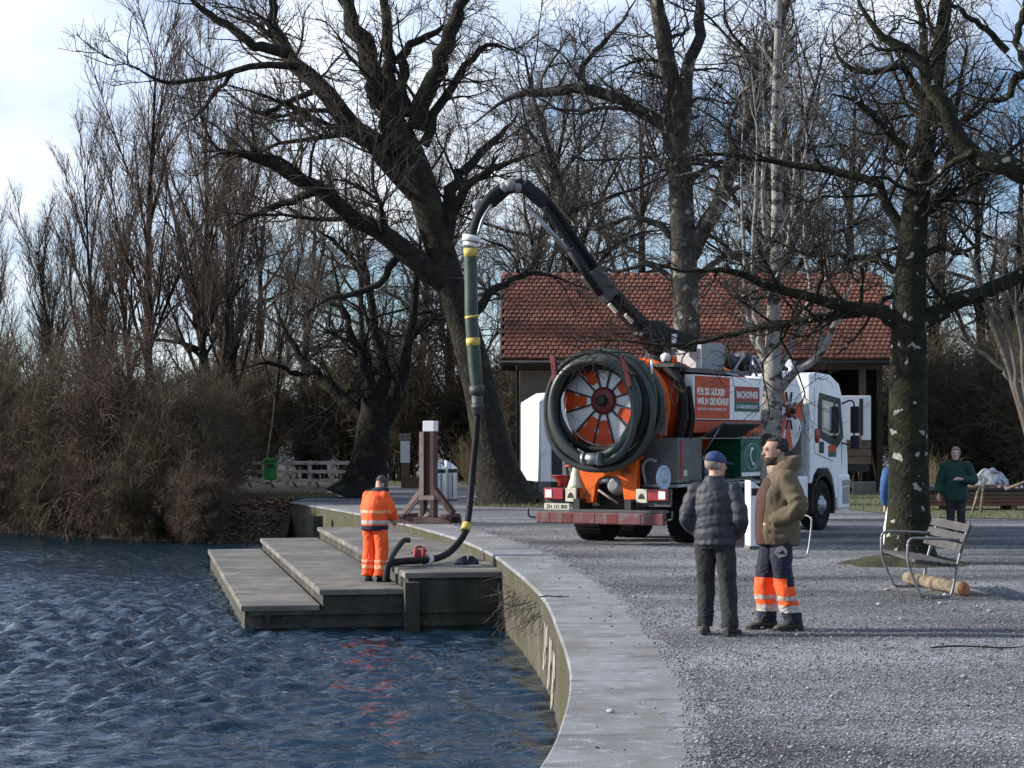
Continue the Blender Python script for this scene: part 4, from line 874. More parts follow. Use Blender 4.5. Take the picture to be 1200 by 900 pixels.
# log
b = MB(); rg = []; g = random.Random(4)
for i in range(14):
    t = i/13; rr_ = .08+.006*mnoise.noise((t*5,1,0)); cx, cz = .03*mnoise.noise((t*3,7,0)), .085
    rg.append([(cx+rr_*(1+.1*mnoise.noise((math.cos(a)*1.5, math.sin(a)*1.5, t*6)))*math.cos(a), 2.0*t, cz+rr_*math.sin(a)) for a in [2*math.pi*j/14 for j in range(14)]])
lg = tag(empty('log', (5.33, 24.15, .0), R(8)), 'cut log with pale bark and orange sawn end lying under the bench', 'log')
b.rings(rg, 0, False, True); b.build('bark', M['log_bark'], lg)
b = MB(); b.rings([[(v[0]*.97, v[1]-.004, .085+(v[2]-.085)*.97) for v in rg[0]]]+[[(v[0]*.5, v[1]-.02, .085+(v[2]-.085)*.5) for v in rg[0]]], 0, True, False); b.build('sawn_end', M['log_end'], lg); b = MB(); b.rings([[(v[0], v[1]+.003, v[2]) for v in rg[-1]], [(v[0]*.5, v[1]+.01, .085+(v[2]-.085)*.5) for v in rg[-1]]], 0, True, False); b.build('sawn_end', M['log_end'], lg)
# mossy mound round the tree foot
V, F = [], []; n = 40
for i in range(9):
    f = i/8
    for j in range(n):
        a = 2*math.pi*j/n; rx, ry_ = 1.05+.25*mnoise.noise((math.cos(a)*2, math.sin(a)*2, 1)), .95+.3*mnoise.noise((math.cos(a)*2, math.sin(a)*2, 5))
        V.append((rx*(1-f)*math.cos(a), ry_*(1-f)*math.sin(a), -.02+.17*(1-(1-f)**1.6)+.05*mnoise.noise((math.cos(a)*3*(1-f)+f, math.sin(a)*3*(1-f), 2))*(1 if i else 0)))
F = [(i*n+j, i*n+(j+1)%n, (i+1)*n+(j+1)%n, (i+1)*n+j) for i in range(8) for j in range(n)]
M['moss'] = layer(mat('moss', (.045,.045,.015), 1, .4, 6, 1, 30, dist=.04), (.05,.04,.03), 3, .5, .7)
o = link_mesh('mossy_mound', mesh_np('mossy_mound', V, F, True), M['moss']); o.location = (at(1060,0,30.4).x, 30.2, 0); tag(o, kind='structure')
# plank pile, tape, trestle and tarp-covered boat at the right
PX, PD = at(1170,0,52).x, 52
pl = tag(empty('plank_pile', (PX+.4, PD, 0), R(3)), 'stack of red-brown planks lying on the lawn behind the woman', 'planks')
g = random.Random(8)
for i in range(4):
    for j in range(5):
        x0 = -2.2+g.uniform(-.25,.25); MB().bx(x0, x0+4.6+g.uniform(-.3,.3), .2*j+.005, .2*j+.19, .12+.09*i, .12+.09*i+.08).build('plank', M['wood_redbrown'] if g.random() < .75 else M['wood_brown'], pl, .008)
for x in (-1.6,0,1.6): MB().bx(x-.08,x+.08,0,1,0,.115).build('bearer', M['wood_brown'], pl)
MB().bx(-2.3,2.6,.05,.95,.49,.62).build('cover_sheet', M['dark_grey'], pl, .03)
tz = tag(empty('barrier_tape', (PX+.4, PD-.25, 0)), 'red and white barrier tape strung along the plank pile', 'tape')
pts = [(-1.5,0,.62),(-.6,0,.62),(0,-.02,.6),(.5,0,.66),(1.2,0,.64),(2.4,0,.66)]; P = catmull(pts, 40)
for i in range(39):
    b = MB(); b.bar(Vector(P[i]), Vector(P[i+1])+Vector((.0005,0,0)), .006, .06); b.build('stripe', M['tape_white'] if i % 2 else M['red_paint'], tz)
tr = tag(empty('trestle', (at(1150,0,50.5).x, 50.5, 0)), 'pale wooden trestle legs leaning beside the plank pile', 'trestle')
for a, c in (((-.22,0,0),(-.02,.1,.66)),((-.02,-.05,0),(.06,.1,.68))): b = MB(); b.tube([a, c], [.035,.04], 8); b.build('leg', M['log_bark'], tr)
b = MB(); b.tube([(-.35,.1,.66),(.4,.1,.66)], .035, 8); b.build('crossbar', M['log_bark'], tr)
po = tag(MB().tube([(0,0,.55),(1.1,0,.98)], .035, 8).build('pole', M['log_bark']), 'pale pole propped up across the plank pile', 'pole'); po.location = (at(1178,0,51.3).x, 51.3, 0)
b = MB(); rg = []
for i in range(15):
    t = i/14; n = 20; rg.append([(-.85+1.7*t+.05*mnoise.noise((t*9,j,2)), (.75*math.sin(math.pi*min(max(t,.05),.95))**.5)*math.cos(math.pi*j/(n-1))*1.0, .35+(.85*math.sin(math.pi*min(max(t,.06),.94))**.4)*math.sin(math.pi*j/(n-1))+.22*mnoise.noise((t*5,j*.5,8))) for j in range(n)])
b.rings(rg, 0, True, True); o = b.build('covered_boat', M['tarp']); o.location = (at(1161,0,62).x, 62, 0); o.scale = (.6,.6,.75); tag(o, 'bulky heap under a crumpled pale tarpaulin behind the plank pile', 'tarpaulin')
# dry reeds
for i, (px_, d, n, h) in enumerate(((1092,58,60,1.3),(1100,57,50,1.1),(1088,60,60,1.4),(556,78,90,1.9),(548,80,80,1.7),(565,79,90,1.8))):
    p = at(px_, 0, d); tuft('dry_reed', (p.x, d, .02), n, h, (0,0,1.6), M['blade_dry'], 'clump of straw-coloured dry reeds behind the woman in green' if px_ > 900 else 'clump of straw-coloured dry reeds behind the leaning tree', 'reeds behind the woman' if px_ > 900 else 'reeds behind the leaning tree', 950+i)
# driftwood log at the bank
b = MB(); b.tube([(-.9,0,0),(-.3,.1,.06),(.4,.05,.03),(1.0,.2,.1)], [.12,.14,.12,.09], 9, k=16); o = b.build('driftwood', M['wood_grey']); o.location = (at(70,0,63.3).x, 63.3, -1.0); tag(o, 'pale driftwood trunk lying at the water edge by the thicket', 'driftwood')
# twigs lying on the gravel
for i, (px_, py_, ln) in enumerate(((1150,762,.9),(650,702,.35))):
    d = gd(py_); p = at(px_, py_, d); b = MB(); b.tube([(-ln/2,0,.012),(-ln*.2,.06,.02),(ln*.2,-.03,.014),(ln/2,.05,.02)], [.008,.009,.007,.004], 5, k=12); b.tube([(0,0,.017),(.1,.12,.02)], [.006,.003], 4)
    o = b.build('fallen_twig', M['twig_dark']); o.location = (p.x, p.y, .012); tag(o, 'thin bare twig lying on the ground', 'twig', 'fallen twigs')

# ---------------------------------------------------------------- vacuum truck (local x right, y forward from the rear bumper, z up)
TH = R(-30)
truck = tag(empty('vacuum_truck', (1.5, 35.3, 0), TH), 'white and orange sewer vacuum truck with coiled hoses and raised suction boom', 'truck')
TM = Matrix.Translation((1.5, 35.3, 0)) @ Matrix.Rotation(TH, 4, 'Z'); TI = TM.inverted()
def tp(b, name, m, par=None, bevel=0): return b.build(name, m, par or truck, bevel)
def SIDE(y, z, x=1.2): return frame((x, y, z), (0,1,0), (0,0,1))      # plane facing right
def REAR(x, z, y=0): return frame((x, y, z), (1,0,0), (0,0,1))        # plane facing back
for sx in (-.42,.34): tp(MB().bx(sx, sx+.08, .55, 8.2, .72, 1.02), 'chassis_rail', M['dark_grey'])
def wheel(x, y, wd, r=.51, front=False):
    e = empty('wheel', (x, y, r)); e.parent = truck; s_ = 1 if x > 0 else -1
    Mx = frame((0,0,0), (0,1,0), (0,0,1)) if s_ > 0 else frame((0,0,0), (0,-1,0), (0,0,1))
    h = wd/2; b = MB(); b.lathe([(.3,-h),(r-.06,-h),(r-.015,-h+.03),(r,-h+.06),(r,h-.06),(r-.015,h-.03),(r-.06,h),(.33,h),(.3,h-.02)], Mx, 32); tp(b, 'tyre', M['rubber'], e)
    b = MB()
    for k_ in range(40):
        a = 2*math.pi*k_/40; b.bx(-h+.03, h-.03, -.018, .018, r-.01, r+.008, M=Matrix.Rotation(a, 4, 'X'))
    tp(b, 'tread', M['rubber'], e)
    b = MB(); prof = [(.3,h-.03),(.28,h-.05),(.2,h-.02 if front else h-.12),(.13,h+.02 if front else h-.1),(.1,h+.05 if front else h-.06),(.02,h+.06 if front else h-.05)]
    b.lathe([(.3,-h+.02)]+prof, Mx, 28); rim = tp(b, 'rim', M['steel'], e)
    b = MB()
    for k_ in range(10): a = 2*math.pi*k_/10; b.lathe([(.016,h-.05),(.016,h+.02),(.004,h+.025)], Mx @ Matrix.Translation((.215*math.cos(a), .215*math.sin(a), 0)), 6)
    tp(b, 'wheel_nuts', M['dark_grey'], rim)
for sx in (-1,1):
    for y in (1.75, 3.1): wheel(sx*.93, y, .56)
    wheel(sx*1.04, 7.35, .34, front=True)
for y in (1.75,3.1,7.35): b = MB(); b.tube([(-.9,y,.5),(.9,y,.5)], .09, 8); tp(b, 'axle', M['black'])
for sx in (-1,1): b = MB(); b.tube([(sx*.93, 1.1,.95),(sx*.93,1.25,1.12),(sx*.93,2.4,1.16),(sx*.93,3.6,1.12),(sx*.93,3.75,.95)], .03, 6, k=14); b.bx(sx*.93-.3, sx*.93+.3, 1.15, 3.7, 1.1, 1.125); tp(b, 'mudguard', M['black'])
# rear end
b = MB(); b.bx(-1.24,1.24,-.02,.1,.37,.57); bmp = tp(b, 'underrun_bar', M['maroon'], bevel=.02)
for i in range(5): tp(MB().bx(-1.16+.44*i, -1.16+.44*i+.2, -.026, -.021, .39, .55), 'reflector', M['dark_red'] if i % 2 else M['maroon'], bmp)
tp(MB().bx(-.6,1.2,.02,.3,.575,.62), 'step_plate', M['dark_grey'], bmp)
for sx in (-1,1): b = MB(); b.tube([(sx*1.24,.04,.47),(sx*1.36,.02,.47),(sx*1.4,0,.52),(sx*1.4,0,.62)], .018, 6, k=12); tp(b, 'hook', M['black'], bmp)
for sx in (-.5,.5): tp(MB().bx(sx-.06,sx+.06,.1,.6,.45,.8), 'bracket', M['black'])
for x0, x1 in ((-1.22,-.57),(.57,1.22)): tp(MB().bx(x0,x1,.28,.36,.68,.98), 'light_carrier', M['dark_grey'])
for x0, x1, nm in ((-1.2,-.82,'L'),(.84,1.2,'R')):
    o = tp(MB().bx(x0,x1,.2,.279,.78,.98), 'tail_light', M['tail_red'], bevel=.015)
    xm = x0+.03 if nm == 'L' else x1-.16; tp(MB().bx(xm,xm+.13,.19,.199,.81,.95), 'lens', M['lamp_white'], o)
for x0 in (-.78,.6):
    o = tp(MB().bx(x0,x0+.21,.22,.279,.74,.98), 'warning_plate', M['plate'], bevel=.008)
    tp(MB().prism([(.04,.07),(.17,.07),(.15,.13),(.105,.17),(.06,.13)], frame((x0,.217,.74),(1,0,0),(0,0,1)), .002), 'emblem', M['black'], o)
o = tp(MB().bx(-1.16,-.66,.14,.16,.6,.71), 'number_plate', M['plate'], bevel=.004)
text_mesh('ZH 121 800', REAR(-.91,.655,.137), .42, .07, M['black'], 'plate_number', o, .01)
# orange arch frame with the pump behind
poly = [(-.56,0),(-.3,0),(-.27,.12),(-.25,.3),(-.18,.42),(-.05,.48),(.12,.48),(.22,.43),(.28,.3),(.3,.12),(.33,0),(.56,0),(.56,.76),(-.56,.76)]
o = tp(MB().prism(poly, REAR(0,.72,.34), -.14), 'arch_frame', M['orange_paint'], bevel=.012)
text_mesh('\u25A0 KAISER', REAR(.06,1.37,.335), .5, .075, M['dark_red'], 'maker_name', o, .015)
for sx in (-.5,.46): b = MB(); b.ball((sx,.3,.67), .055); tp(b, 'marker_lamp', M['lamp_white'], o)
tp(MB().bx(-.5,.5,.7,.8,.62,1.45), 'bulkhead', M['black'])
b = MB(); b.lathe([(.1,0),(.17,.05),(.2,.15),(.15,.25),(.08,.3)], frame((.08,.68,1.05),(1,0,0),(0,0,1)), 18); b.tube([(.08,.5,1.05),(-.05,.42,1.12),(-.2,.42,1.1)], .05, 10, k=10); tp(b, 'pump', M['grey_paint'])
b = MB(); b.tube([(-.2,.36,.95),(.18,.36,.72)], .022, 8); tp(b, 'pump_lever', M['wood_pale_edge'])
# left-hand clutter: red funnel, valve block, pipes
b = MB(); b.lathe([(.08,0),(.1,.08),(.2,.18),(.23,.2),(.2,.2)], Matrix.Translation((-.95,.45,1.0)), 18); tp(b, 'funnel', M['red_paint'])
b = MB(); b.lathe([(.17,0),(.15,.06),(.07,.36),(.06,.4)], Matrix.Translation((-.65,.4,.98)), 16); tp(b, 'cone', M['plate'])
b = MB(); b.tube([(-.78,.5,1.0),(-.78,.48,1.5),(-.7,.42,1.7),(-.72,.4,2.1)], .05, 8, k=16); b.tube([(-.88,.5,1.1),(-.9,.45,1.6),(-.84,.42,1.9)], .03, 8, k=12); tp(b, 'pipe', M['hose_slate'])
for z, m in ((1.35,'red_paint'),(1.5,'lamp_white'),(1.62,'black')): b = MB(); b.tube([(-.86,.38,z),(-.66,.36,z+.05)], .03, 8); tp(b, 'valve_handle', M[m])
# tank
TZ, TR = 2.38, .86
b = MB(); yy = Matrix.Rotation(-math.pi/2, 4, 'X')                    # local z -> +y
b.lathe([(.0001,.26),(.5,.28),(.8,.34),(TR,.42),(TR,5.0),(.8,5.1),(.3,5.2),(.0001,5.22)], Matrix.Translation((0,0,TZ)) @ yy, 48)
tank = tp(b, 'tank', M['orange_red'])
for y in (.95,1.6,2.6,3.6,4.6): b = MB(); b.lathe([(TR+.001,y-.05),(TR+.05,y-.04),(TR+.05,y+.04),(TR+.001,y+.05)], Matrix.Translation((0,0,TZ)) @ yy, 48); tp(b, 'tank_ring', M['orange_paint'], tank)
# fan-painted rear door: white disc, flame petals, spokes, hub
def fan(parent, Mf, r, npet, cols, hub_r, kite=False):
    b = MB(); b.lathe([(r,-.03),(r,.0),(r*.98,.012),(.001,.0121)], Mf, 40); d = tp(b, 'door_disc', M['white_dirty'], parent)
    for k_ in range(npet):
        if k_ not in cols: continue
        a = 2*math.pi*k_/npet; poly = []
        for t in np.linspace(0, 1, 7): poly.append((r*(.42+.5*t), -r*(.06+.19*t+.04*math.sin(t*9))))
        if kite: poly = [(r*.2, -.01), (r*.95, -r*.3)]
        poly.append((r*.97, 0))
        if kite: poly += [(r*.95, r*.3), (r*.2, .01)]
        for t in (() if kite else np.linspace(1, 0, 7)): poly.append((r*(.42+.5*t), r*(.06+.19*t+.04*math.sin(t*9))))
        tp(MB().prism(poly, Mf @ Matrix.Rotation(a, 4, 'Z') @ Matrix.Translation((0,0,.013)), .006), 'petal', M['orange_red'], d)
    for k_ in range(npet):
        a = 2*math.pi*(k_+.5)/npet; b = MB(); b.bar(Mf @ Vector((r*.25*math.cos(a), r*.25*math.sin(a), .03)), Mf @ Vector((r*(.5 if kite else .95)*math.cos(a), r*(.5 if kite else .95)*math.sin(a), .03)), .028, .03, up=tuple((Mf.to_3x3() @ Vector((0,0,1))))); tp(b, 'spoke', M['black'], d)
    b = MB(); b.lathe([(hub_r,.0),(hub_r,.05),(hub_r*.8,.08),(hub_r*.4,.09),(.001,.091)], Mf, 24); h = tp(b, 'hub', M['dark_red'], d)
    b = MB(); b.lathe([(hub_r*.45,.09),(hub_r*.4,.16),(.01,.17)], Mf, 14); tp(b, 'hub_cap', M['black'], h)
fan(truck, frame((0,.2,2.5),(1,0,0),(0,0,1)), .8, 12, (1,4,6,8,9,11), .24)
# coiled suction hoses hanging over the rear
g = random.Random(3); coil = empty('hose_coil', (0,0,0)); coil.parent = truck
spec = [(.80,.86,-.12,'hose_slate'),(.88,.92,-.06,'hose_black'),(.93,.90,.08,'hose_slate'),(.98,.92,.2,'hose_green'),(1.0,.93,.33,'hose_slate'),(.73,.72,-.02,'hose_black'),(.80,.76,.1,'hose_green'),(.76,.8,-.14,'hose_green'),(.9,1.0,.02,'hose_slate'),(.7,.86,-.2,'hose_slate')]
for i, (rx, rz2, y, m) in enumerate(spec):
    ph = g.uniform(0, 6); pts = []
    for j in range(49):
        a = 2*math.pi*j/48+ph; dr = .03*math.sin(2*a+1.7*i)+.018*math.sin(3*a+2*i)
        pts.append((-.05+(rx+dr)*math.cos(a)+.012*i*(math.cos(a) > 0), y+.03*math.sin(a+i)+.05*math.cos(a), 2.4+.025*math.sin(i*2.3)-(.08 if i > 7 else 0)+(rz2+dr)*math.sin(a)-.03*(math.sin(a) < 0)))
    b = MB(); b.tube(pts, .068 if i not in (5,6) else .058, 10, caps=False); tp(b, 'hose_winding', M[m], coil)
b = MB(); b.tube([(-.12,-.26,1.5),(.12,-.25,1.5)], .1, 10); b.tube([(-.17,-.26,1.5),(-.12,-.26,1.5)], .12, 10); b.tube([(.12,-.25,1.5),(.17,-.25,1.5)], .12, 10); tp(b, 'coupling', M['steel'], coil)
b = MB(); b.tube([(-.62,-.24,1.88),(-.68,-.22,1.78),(-.56,-.22,1.7)], .02, 6, k=10); tp(b, 'strap', M['black'], coil)
for x, dx in ((-.68,.06),(.74,.14)): b = MB(); b.bar((x,-.27,2.72),(x-dx,-.3,3.26), .1,.07); b.bar((x-.03,-.27,2.95),(x-.03,.5,2.95), .05,.05); tp(b, 'hose_bracket', M['dark_red'], bevel=.01)
for x in (-.66,.86): b = MB(); b.tube([(x,.3,2.9),(x,.3,3.2)], .025, 6); tp(b, 'upright_rod', M['lamp_white'])
# right side: hose arc over the tank, frame, sign panels, lockers
b = MB(); b.tube([(1.0,.95,1.6),(1.12,1.0,2.2),(1.05,1.05,2.8),(.7,1.1,3.15)], .085, 10, k=24); b.tube([(1.12,1.15,1.7),(1.2,1.2,2.2),(1.1,1.25,2.75)], .06, 8, k=18); tp(b, 'side_hose', M['hose_black'])
tp(MB().bx(.84,.98,.62,.66,1.9,2.3), 'ladder_plate', M['wood_pale_edge'], bevel=.005)
sp = tp(MB().bx(1.02,1.19,1.28,4.4,2.18,2.97), 'sign_box', M['white_paint'], bevel=.008)
tp(MB().bx(1.191,1.196,1.34,2.83,2.2,2.95), 'orange_panel', M['orange_red'], sp)
text_mesh('F\u00dcR SIE GUCKEN', SIDE(2.02,2.69,1.199), 1.2, .15, M['lamp_white'], 'slogan', sp, .03)
text_mesh('WIR IN DIE R\u00d6HRE!', SIDE(2.09,2.52,1.199), 1.34, .15, M['lamp_white'], 'slogan', sp, .03)
text_mesh('BACHOFNER-KANAL.CH', SIDE(2.06,2.37,1.199), 1.22, .045, M['white_paint'], 'slogan_small', sp, .01)
tp(MB().bx(1.191,1.195,3.05,4.2,2.52,2.8), 'name_field', M['red_paint'], sp); tp(MB().bx(1.191,1.195,3.05,4.2,2.34,2.518), 'green_field', M['green_panel'], sp)
text_mesh('BACHOFNER', SIDE(3.63,2.65,1.198), .98, .13, M['white_paint'], 'company_name', sp, .02); text_mesh('KANALREINIGUNG', SIDE(3.63,2.43,1.198), .98, .07, M['white_paint'], 'company_line', sp, .015)
tp(MB().bx(.9,1.16,1.3,4.4,1.95,2.17), 'orange_skirt', M['orange_red'], bevel=.01)
lk = tp(MB().bx(.55,1.2,.62,1.62,1.08,1.86), 'locker', M['locker_grey'], bevel=.012)
tp(MB().bx(1.201,1.21,.72,.8,1.15,1.8), 'red_strip', M['red_paint'], lk); tp(MB().bx(1.201,1.206,.86,1.0,1.2,1.3), 'label_plate', M['plate'], lk)
tp(MB().bx(.4,.44,1.62,3.3,1.1,1.86), 'locker_back', M['black']); tp(MB().bx(.44,1.2,1.62,3.3,1.08,1.12), 'locker_floor', M['steel']); tp(MB().bx(.44,1.2,1.62,3.3,1.84,1.88), 'locker_top', M['grey_paint'])
for i, (y, m, h) in enumerate(((1.8,'steel',.45),(2.1,'navy_cloth',.4),(2.4,'grey_paint',.3),(2.75,'blue_sheet',.35),(3.05,'dark_red',.28))): b = MB(); b.lathe([(.1,0),(.12,.03),(.12,h*.8),(.05,h)], Matrix.Translation((.9,y,1.121)), 12); tp(b, 'tool', M[m])
b = MB(); b.bar((1.19,2.46,1.88),(1.62,2.46,2.12), 1.6, .035); lid = tp(b, 'open_lid', M['dark_grey'], bevel=.008)
b = MB(); b.bar((1.2,2.46,1.862),(1.6,2.46,2.086), 1.4, .008); tp(b, 'lid_lining', M['black'], lid)
for y in (1.7,3.24): tp(MB().tube([(1.15,y,1.5),(1.5,y,2.03)], .012, 6), 'lid_strut', M['steel'], lid)
gp = tp(MB().bx(.5,1.2,3.32,4.55,1.14,1.84), 'green_locker', M['green_panel'], bevel=.012)
tp(MB().bx(1.201,1.208,3.34,4.53,1.15,1.22), 'white_strip', M['white_paint'], gp); tp(MB().bx(1.17,1.215,3.32,4.55,1.845,1.88), 'drip_rail', M['grey_paint'], gp)
b = MB(); c0 = (1.206, 3.86, 1.52)
b.tube([(1.206,3.82,1.66),(1.207,3.76,1.62),(1.207,3.74,1.52),(1.207,3.8,1.4),(1.206,3.88,1.36)], [.035,.02,.018,.02,.035], 8, k=20); tp(b, 'phone_emblem', M['white_paint'], gp)
for rr_ in (.24,.36):
    b = MB(); b.tube([(1.203, 3.84+rr_*math.cos(a), 1.51+.24*math.sin(a)) for a in np.linspace(0, 2*math.pi, 40)], .006, 5, caps=False); tp(b, 'emblem_ring', M['blue_sheet'], gp)
tp(MB().bx(.5,1.22,.62,5.0,1.0,1.06), 'side_step', M['steel'], bevel=.01)
b = MB(); b.bx(.55,1.15,4.7,6.1,.45,1.0); tp(b, 'fuel_tank', M['dark_grey'], bevel=.06)
# white reel wheel at the rear right
b = MB(); b.lathe([(.2,0),(.22,.02),(.22,.05),(.19,.06),(.17,.04),(.06,.04),(.05,.09),(.001,.095)], frame((1.0,.42,1.17),(.1,.995,0),(0,0,1)), 28); o = tp(b, 'reel_disc', M['blue_sheet'])
b = MB(); b.tube([(.66,.5,1.05),(.62,.45,1.35),(.72,.45,1.48),(.86,.5,1.45)], .03, 8, k=14); tp(b, 'curved_pipe', M['grey_paint'])
# fan-painted front drum behind the cab
fan(truck, frame((1.12,5.75,2.38),(0,1,0),(0,0,1)), .78, 8, (0,3,5,6), .14, True)
b = MB(); b.lathe([(.74,0),(.74,.9)], frame((.2,5.75,2.38),(0,1,0),(0,0,1)), 30); tp(b, 'water_drum', M['white_dirty'])
tp(MB().bx(-1.0,1.0,5.1,6.4,1.0,1.55), 'drum_cradle', M['black'], bevel=.02); tp(MB().bx(-1.12,1.14,6.42,6.58,1.3,2.5), 'cab_guard', M['grey_paint'], bevel=.02)
b = MB(); b.tube([(.95,6.4,2.3),(.95,6.4,3.2),(.95,6.32,3.32),(.95,6.2,3.3)], .075, 10, k=18); tp(b, 'exhaust', M['white_dirty'])
tp(MB().bx(.7,1.2,6.1,6.62,.42,1.1), 'white_fairing', M['white_paint'], bevel=.03)
# top gear
b = MB(); b.bx(-.3,.95,1.0,1.5,3.1,3.16); b.bx(.45,1.0,1.4,4.2,3.02,3.1); tp(b, 'catwalk', M['dark_grey'])
cb = tp(MB().bx(.1,.6,2.9,3.95,3.12,3.62), 'control_cabinet', M['grey_paint'], bevel=.015); tp(MB().bx(.05,.605,2.86,2.9,3.1,3.65), 'cabinet_frame', M['white_paint'], cb)
b = MB(); b.bar((.6,3.4,3.12),(1.02,3.5,3.02), .8,.03); tp(b, 'blue_sheet', M['blue_sheet'])
b = MB()
for k_ in range(9): b.ball((g.uniform(.2,.8), g.uniform(4.1,4.9), g.uniform(3.05,3.45)), g.uniform(.09,.17), 8, 6)
tp(b, 'engine_block', M['dark_grey'])
b = MB()
for k_ in range(6): a = (g.uniform(.2,.9), g.uniform(3.9,5.0), 3.05); b.tube([a, (a[0]+g.uniform(-.2,.2), a[1]+g.uniform(-.1,.3), 3.4), (a[0]+.1, a[1]+.4, 3.1)], .03, 6, k=10)
tp(b, 'engine_pipes', M['steel'])
b = MB(); b.tube([(.5,1.95,3.15),(.5,1.95,3.32)], .05, 10); o = tp(b, 'beacon_foot', M['orange_paint']); b = MB(); b.tube([(.5,1.95,3.32),(.5,1.95,3.72)], .045, 10); tp(b, 'beacon_post', M['white_paint'])
b = MB(); b.ball((.36,1.9,3.3), .1); tp(b, 'float_ball', M['lamp_white'])
# cab
cab = empty('cab', (0,6.65,0)); cab.parent = truck
prof = [(0,.95),(.12,.95),(.2,1.1),(.42,1.24),(.98,1.24),(1.2,1.1),(1.32,.9),(1.35,.62),(2.08,.62),(2.13,1.2),(2.1,1.6),(1.86,2.62),(1.62,2.98),(1.2,3.13),(.4,3.16),(.05,3.1),(0,2.9)]
rg = []
for x, ins in ((-1.22,.05),(-1.16,.0),(1.16,.0),(1.22,.05)): rg.append([(x, .02+y*(1-ins*.35), z if z < 1.6 else 1.6+(z-1.6)*(1-ins*.6)) for y, z in prof])
b = MB(); b.rings([[Vector(p) for p in r] for r in rg], 0, True, False); cb = tp(b, 'shell', M['white_paint'], cab, .03)
win = [(.42,1.88),(1.46,1.64),(1.84,1.86),(1.66,2.66),(.5,2.76),(.42,2.5)]
tp(MB().prism(win, frame((1.205,0,0),(0,1,0),(0,0,1)), .022), 'window_frame', M['black'], cab, .008)
tp(MB().prism([(.62,1.99),(1.36,1.82),(1.62,1.97),(1.5,2.54),(.64,2.62)], frame((1.222,0,0),(0,1,0),(0,0,1)), .009), 'side_window', M['glass'], cab)
tp(MB().prism([(.72,2.08),(1.12,1.99),(1.14,2.48),(.72,2.53)], frame((1.228,0,0),(0,1,0),(0,0,1)), .006), 'window_blind', M['glass_pale'], cab)
wv = [(-1.05,2.12,1.62),(1.05,2.12,1.62),(1.02,1.89,2.6),(-1.02,1.89,2.6)]; tp(MB().add(wv, [(0,1,2,3)]), 'windscreen', M['glass'], cab)
tp(MB().bx(-1.1,1.1,2.09,2.13,.75,1.45), 'grille', M['black'], cab)
seam = MB(); 
for a, c in (((.25,1.55),(.25,2.85)),((.25,1.55),(1.25,1.38)),((1.7,2.0),(1.75,1.3))): seam.bar((1.219,a[0],a[1]),(1.219,c[0],c[1]), .012,.012)
tp(seam, 'door_seam', M['dark_grey'], cab)
tp(MB().bx(1.215,1.245,.5,.72,1.55,1.78), 'door_handle', M['black'], cab, .02)
b = MB(); b.lathe([(.15,0),(.15,.008),(.001,.009)], frame((1.221,.38,1.9),(0,1,0),(0,0,1)), 24); tp(b, 'round_emblem', M['red_paint'], cab)
tp(MB().bx(1.221,1.229,1.0,1.42,1.58,1.7), 'sticker_red', M['orange_red'], cab); tp(MB().bx(1.221,1.229,1.0,1.42,1.47,1.578), 'sticker_green', M['green_panel'], cab)
for i in range(4): tp(MB().bx(1.16,1.225,.16,.24,1.75+.28*i,1.9+.28*i), 'rear_corner_clip', M['white_dirty'], cab)
b = MB()
for k_ in range(15):
    a = math.pi*(1.06-1.12*k_/14); b.add([], []); 
rgs = [[(x, .70+rr_*math.cos(a), .52+rr_*math.sin(a)) for x, rr_ in ((.85,.57),(1.235,.57),(1.25,.63),(.85,.63))] for a in np.linspace(math.pi*1.08, -.1*math.pi, 20)]
b.rings(rgs, 0, True, False); tp(b, 'wheel_arch', M['black'], cab)
tp(MB().bx(-1.24,1.24,1.5,2.2,.38,1.12), 'bumper', M['white_paint'], cab, .06); tp(MB().bx(1.235,1.25,1.75,2.1,.5,.85), 'fog_lamp', M['grey_paint'], cab, .01); tp(MB().bx(1.1,1.245,1.7,2.21,.86,1.0), 'headlight', M['glass_pale'], cab, .02)
b = MB(); b.tube([(1.2,1.75,2.55),(1.42,1.85,2.6),(1.46,1.88,2.2),(1.4,1.85,1.75),(1.2,1.75,1.75)], .02, 6, k=20); mr_ = tp(b, 'mirror_arm', M['black'], cab)
tp(MB().bx(1.36,1.56,1.84,1.94,1.95,2.5), 'mirror', M['black'], mr_, .03); tp(MB().bx(1.36,1.56,1.84,1.94,1.62,1.9), 'wide_mirror', M['black'], mr_, .03)
tp(MB().bx(-1.05,1.05,1.72,1.98,2.72,2.78), 'sun_visor', M['glass'], cab); b = MB(); b.lathe([(.08,3.14),(.08,3.22),(.04,3.27)], Matrix.Translation((.6,.9,0)), 12); tp(b, 'beacon', M['orange_paint'], cab)
tp(MB().bx(-1.1,1.1,.1,1.9,.55,.97), 'engine_cover', M['black'], cab)
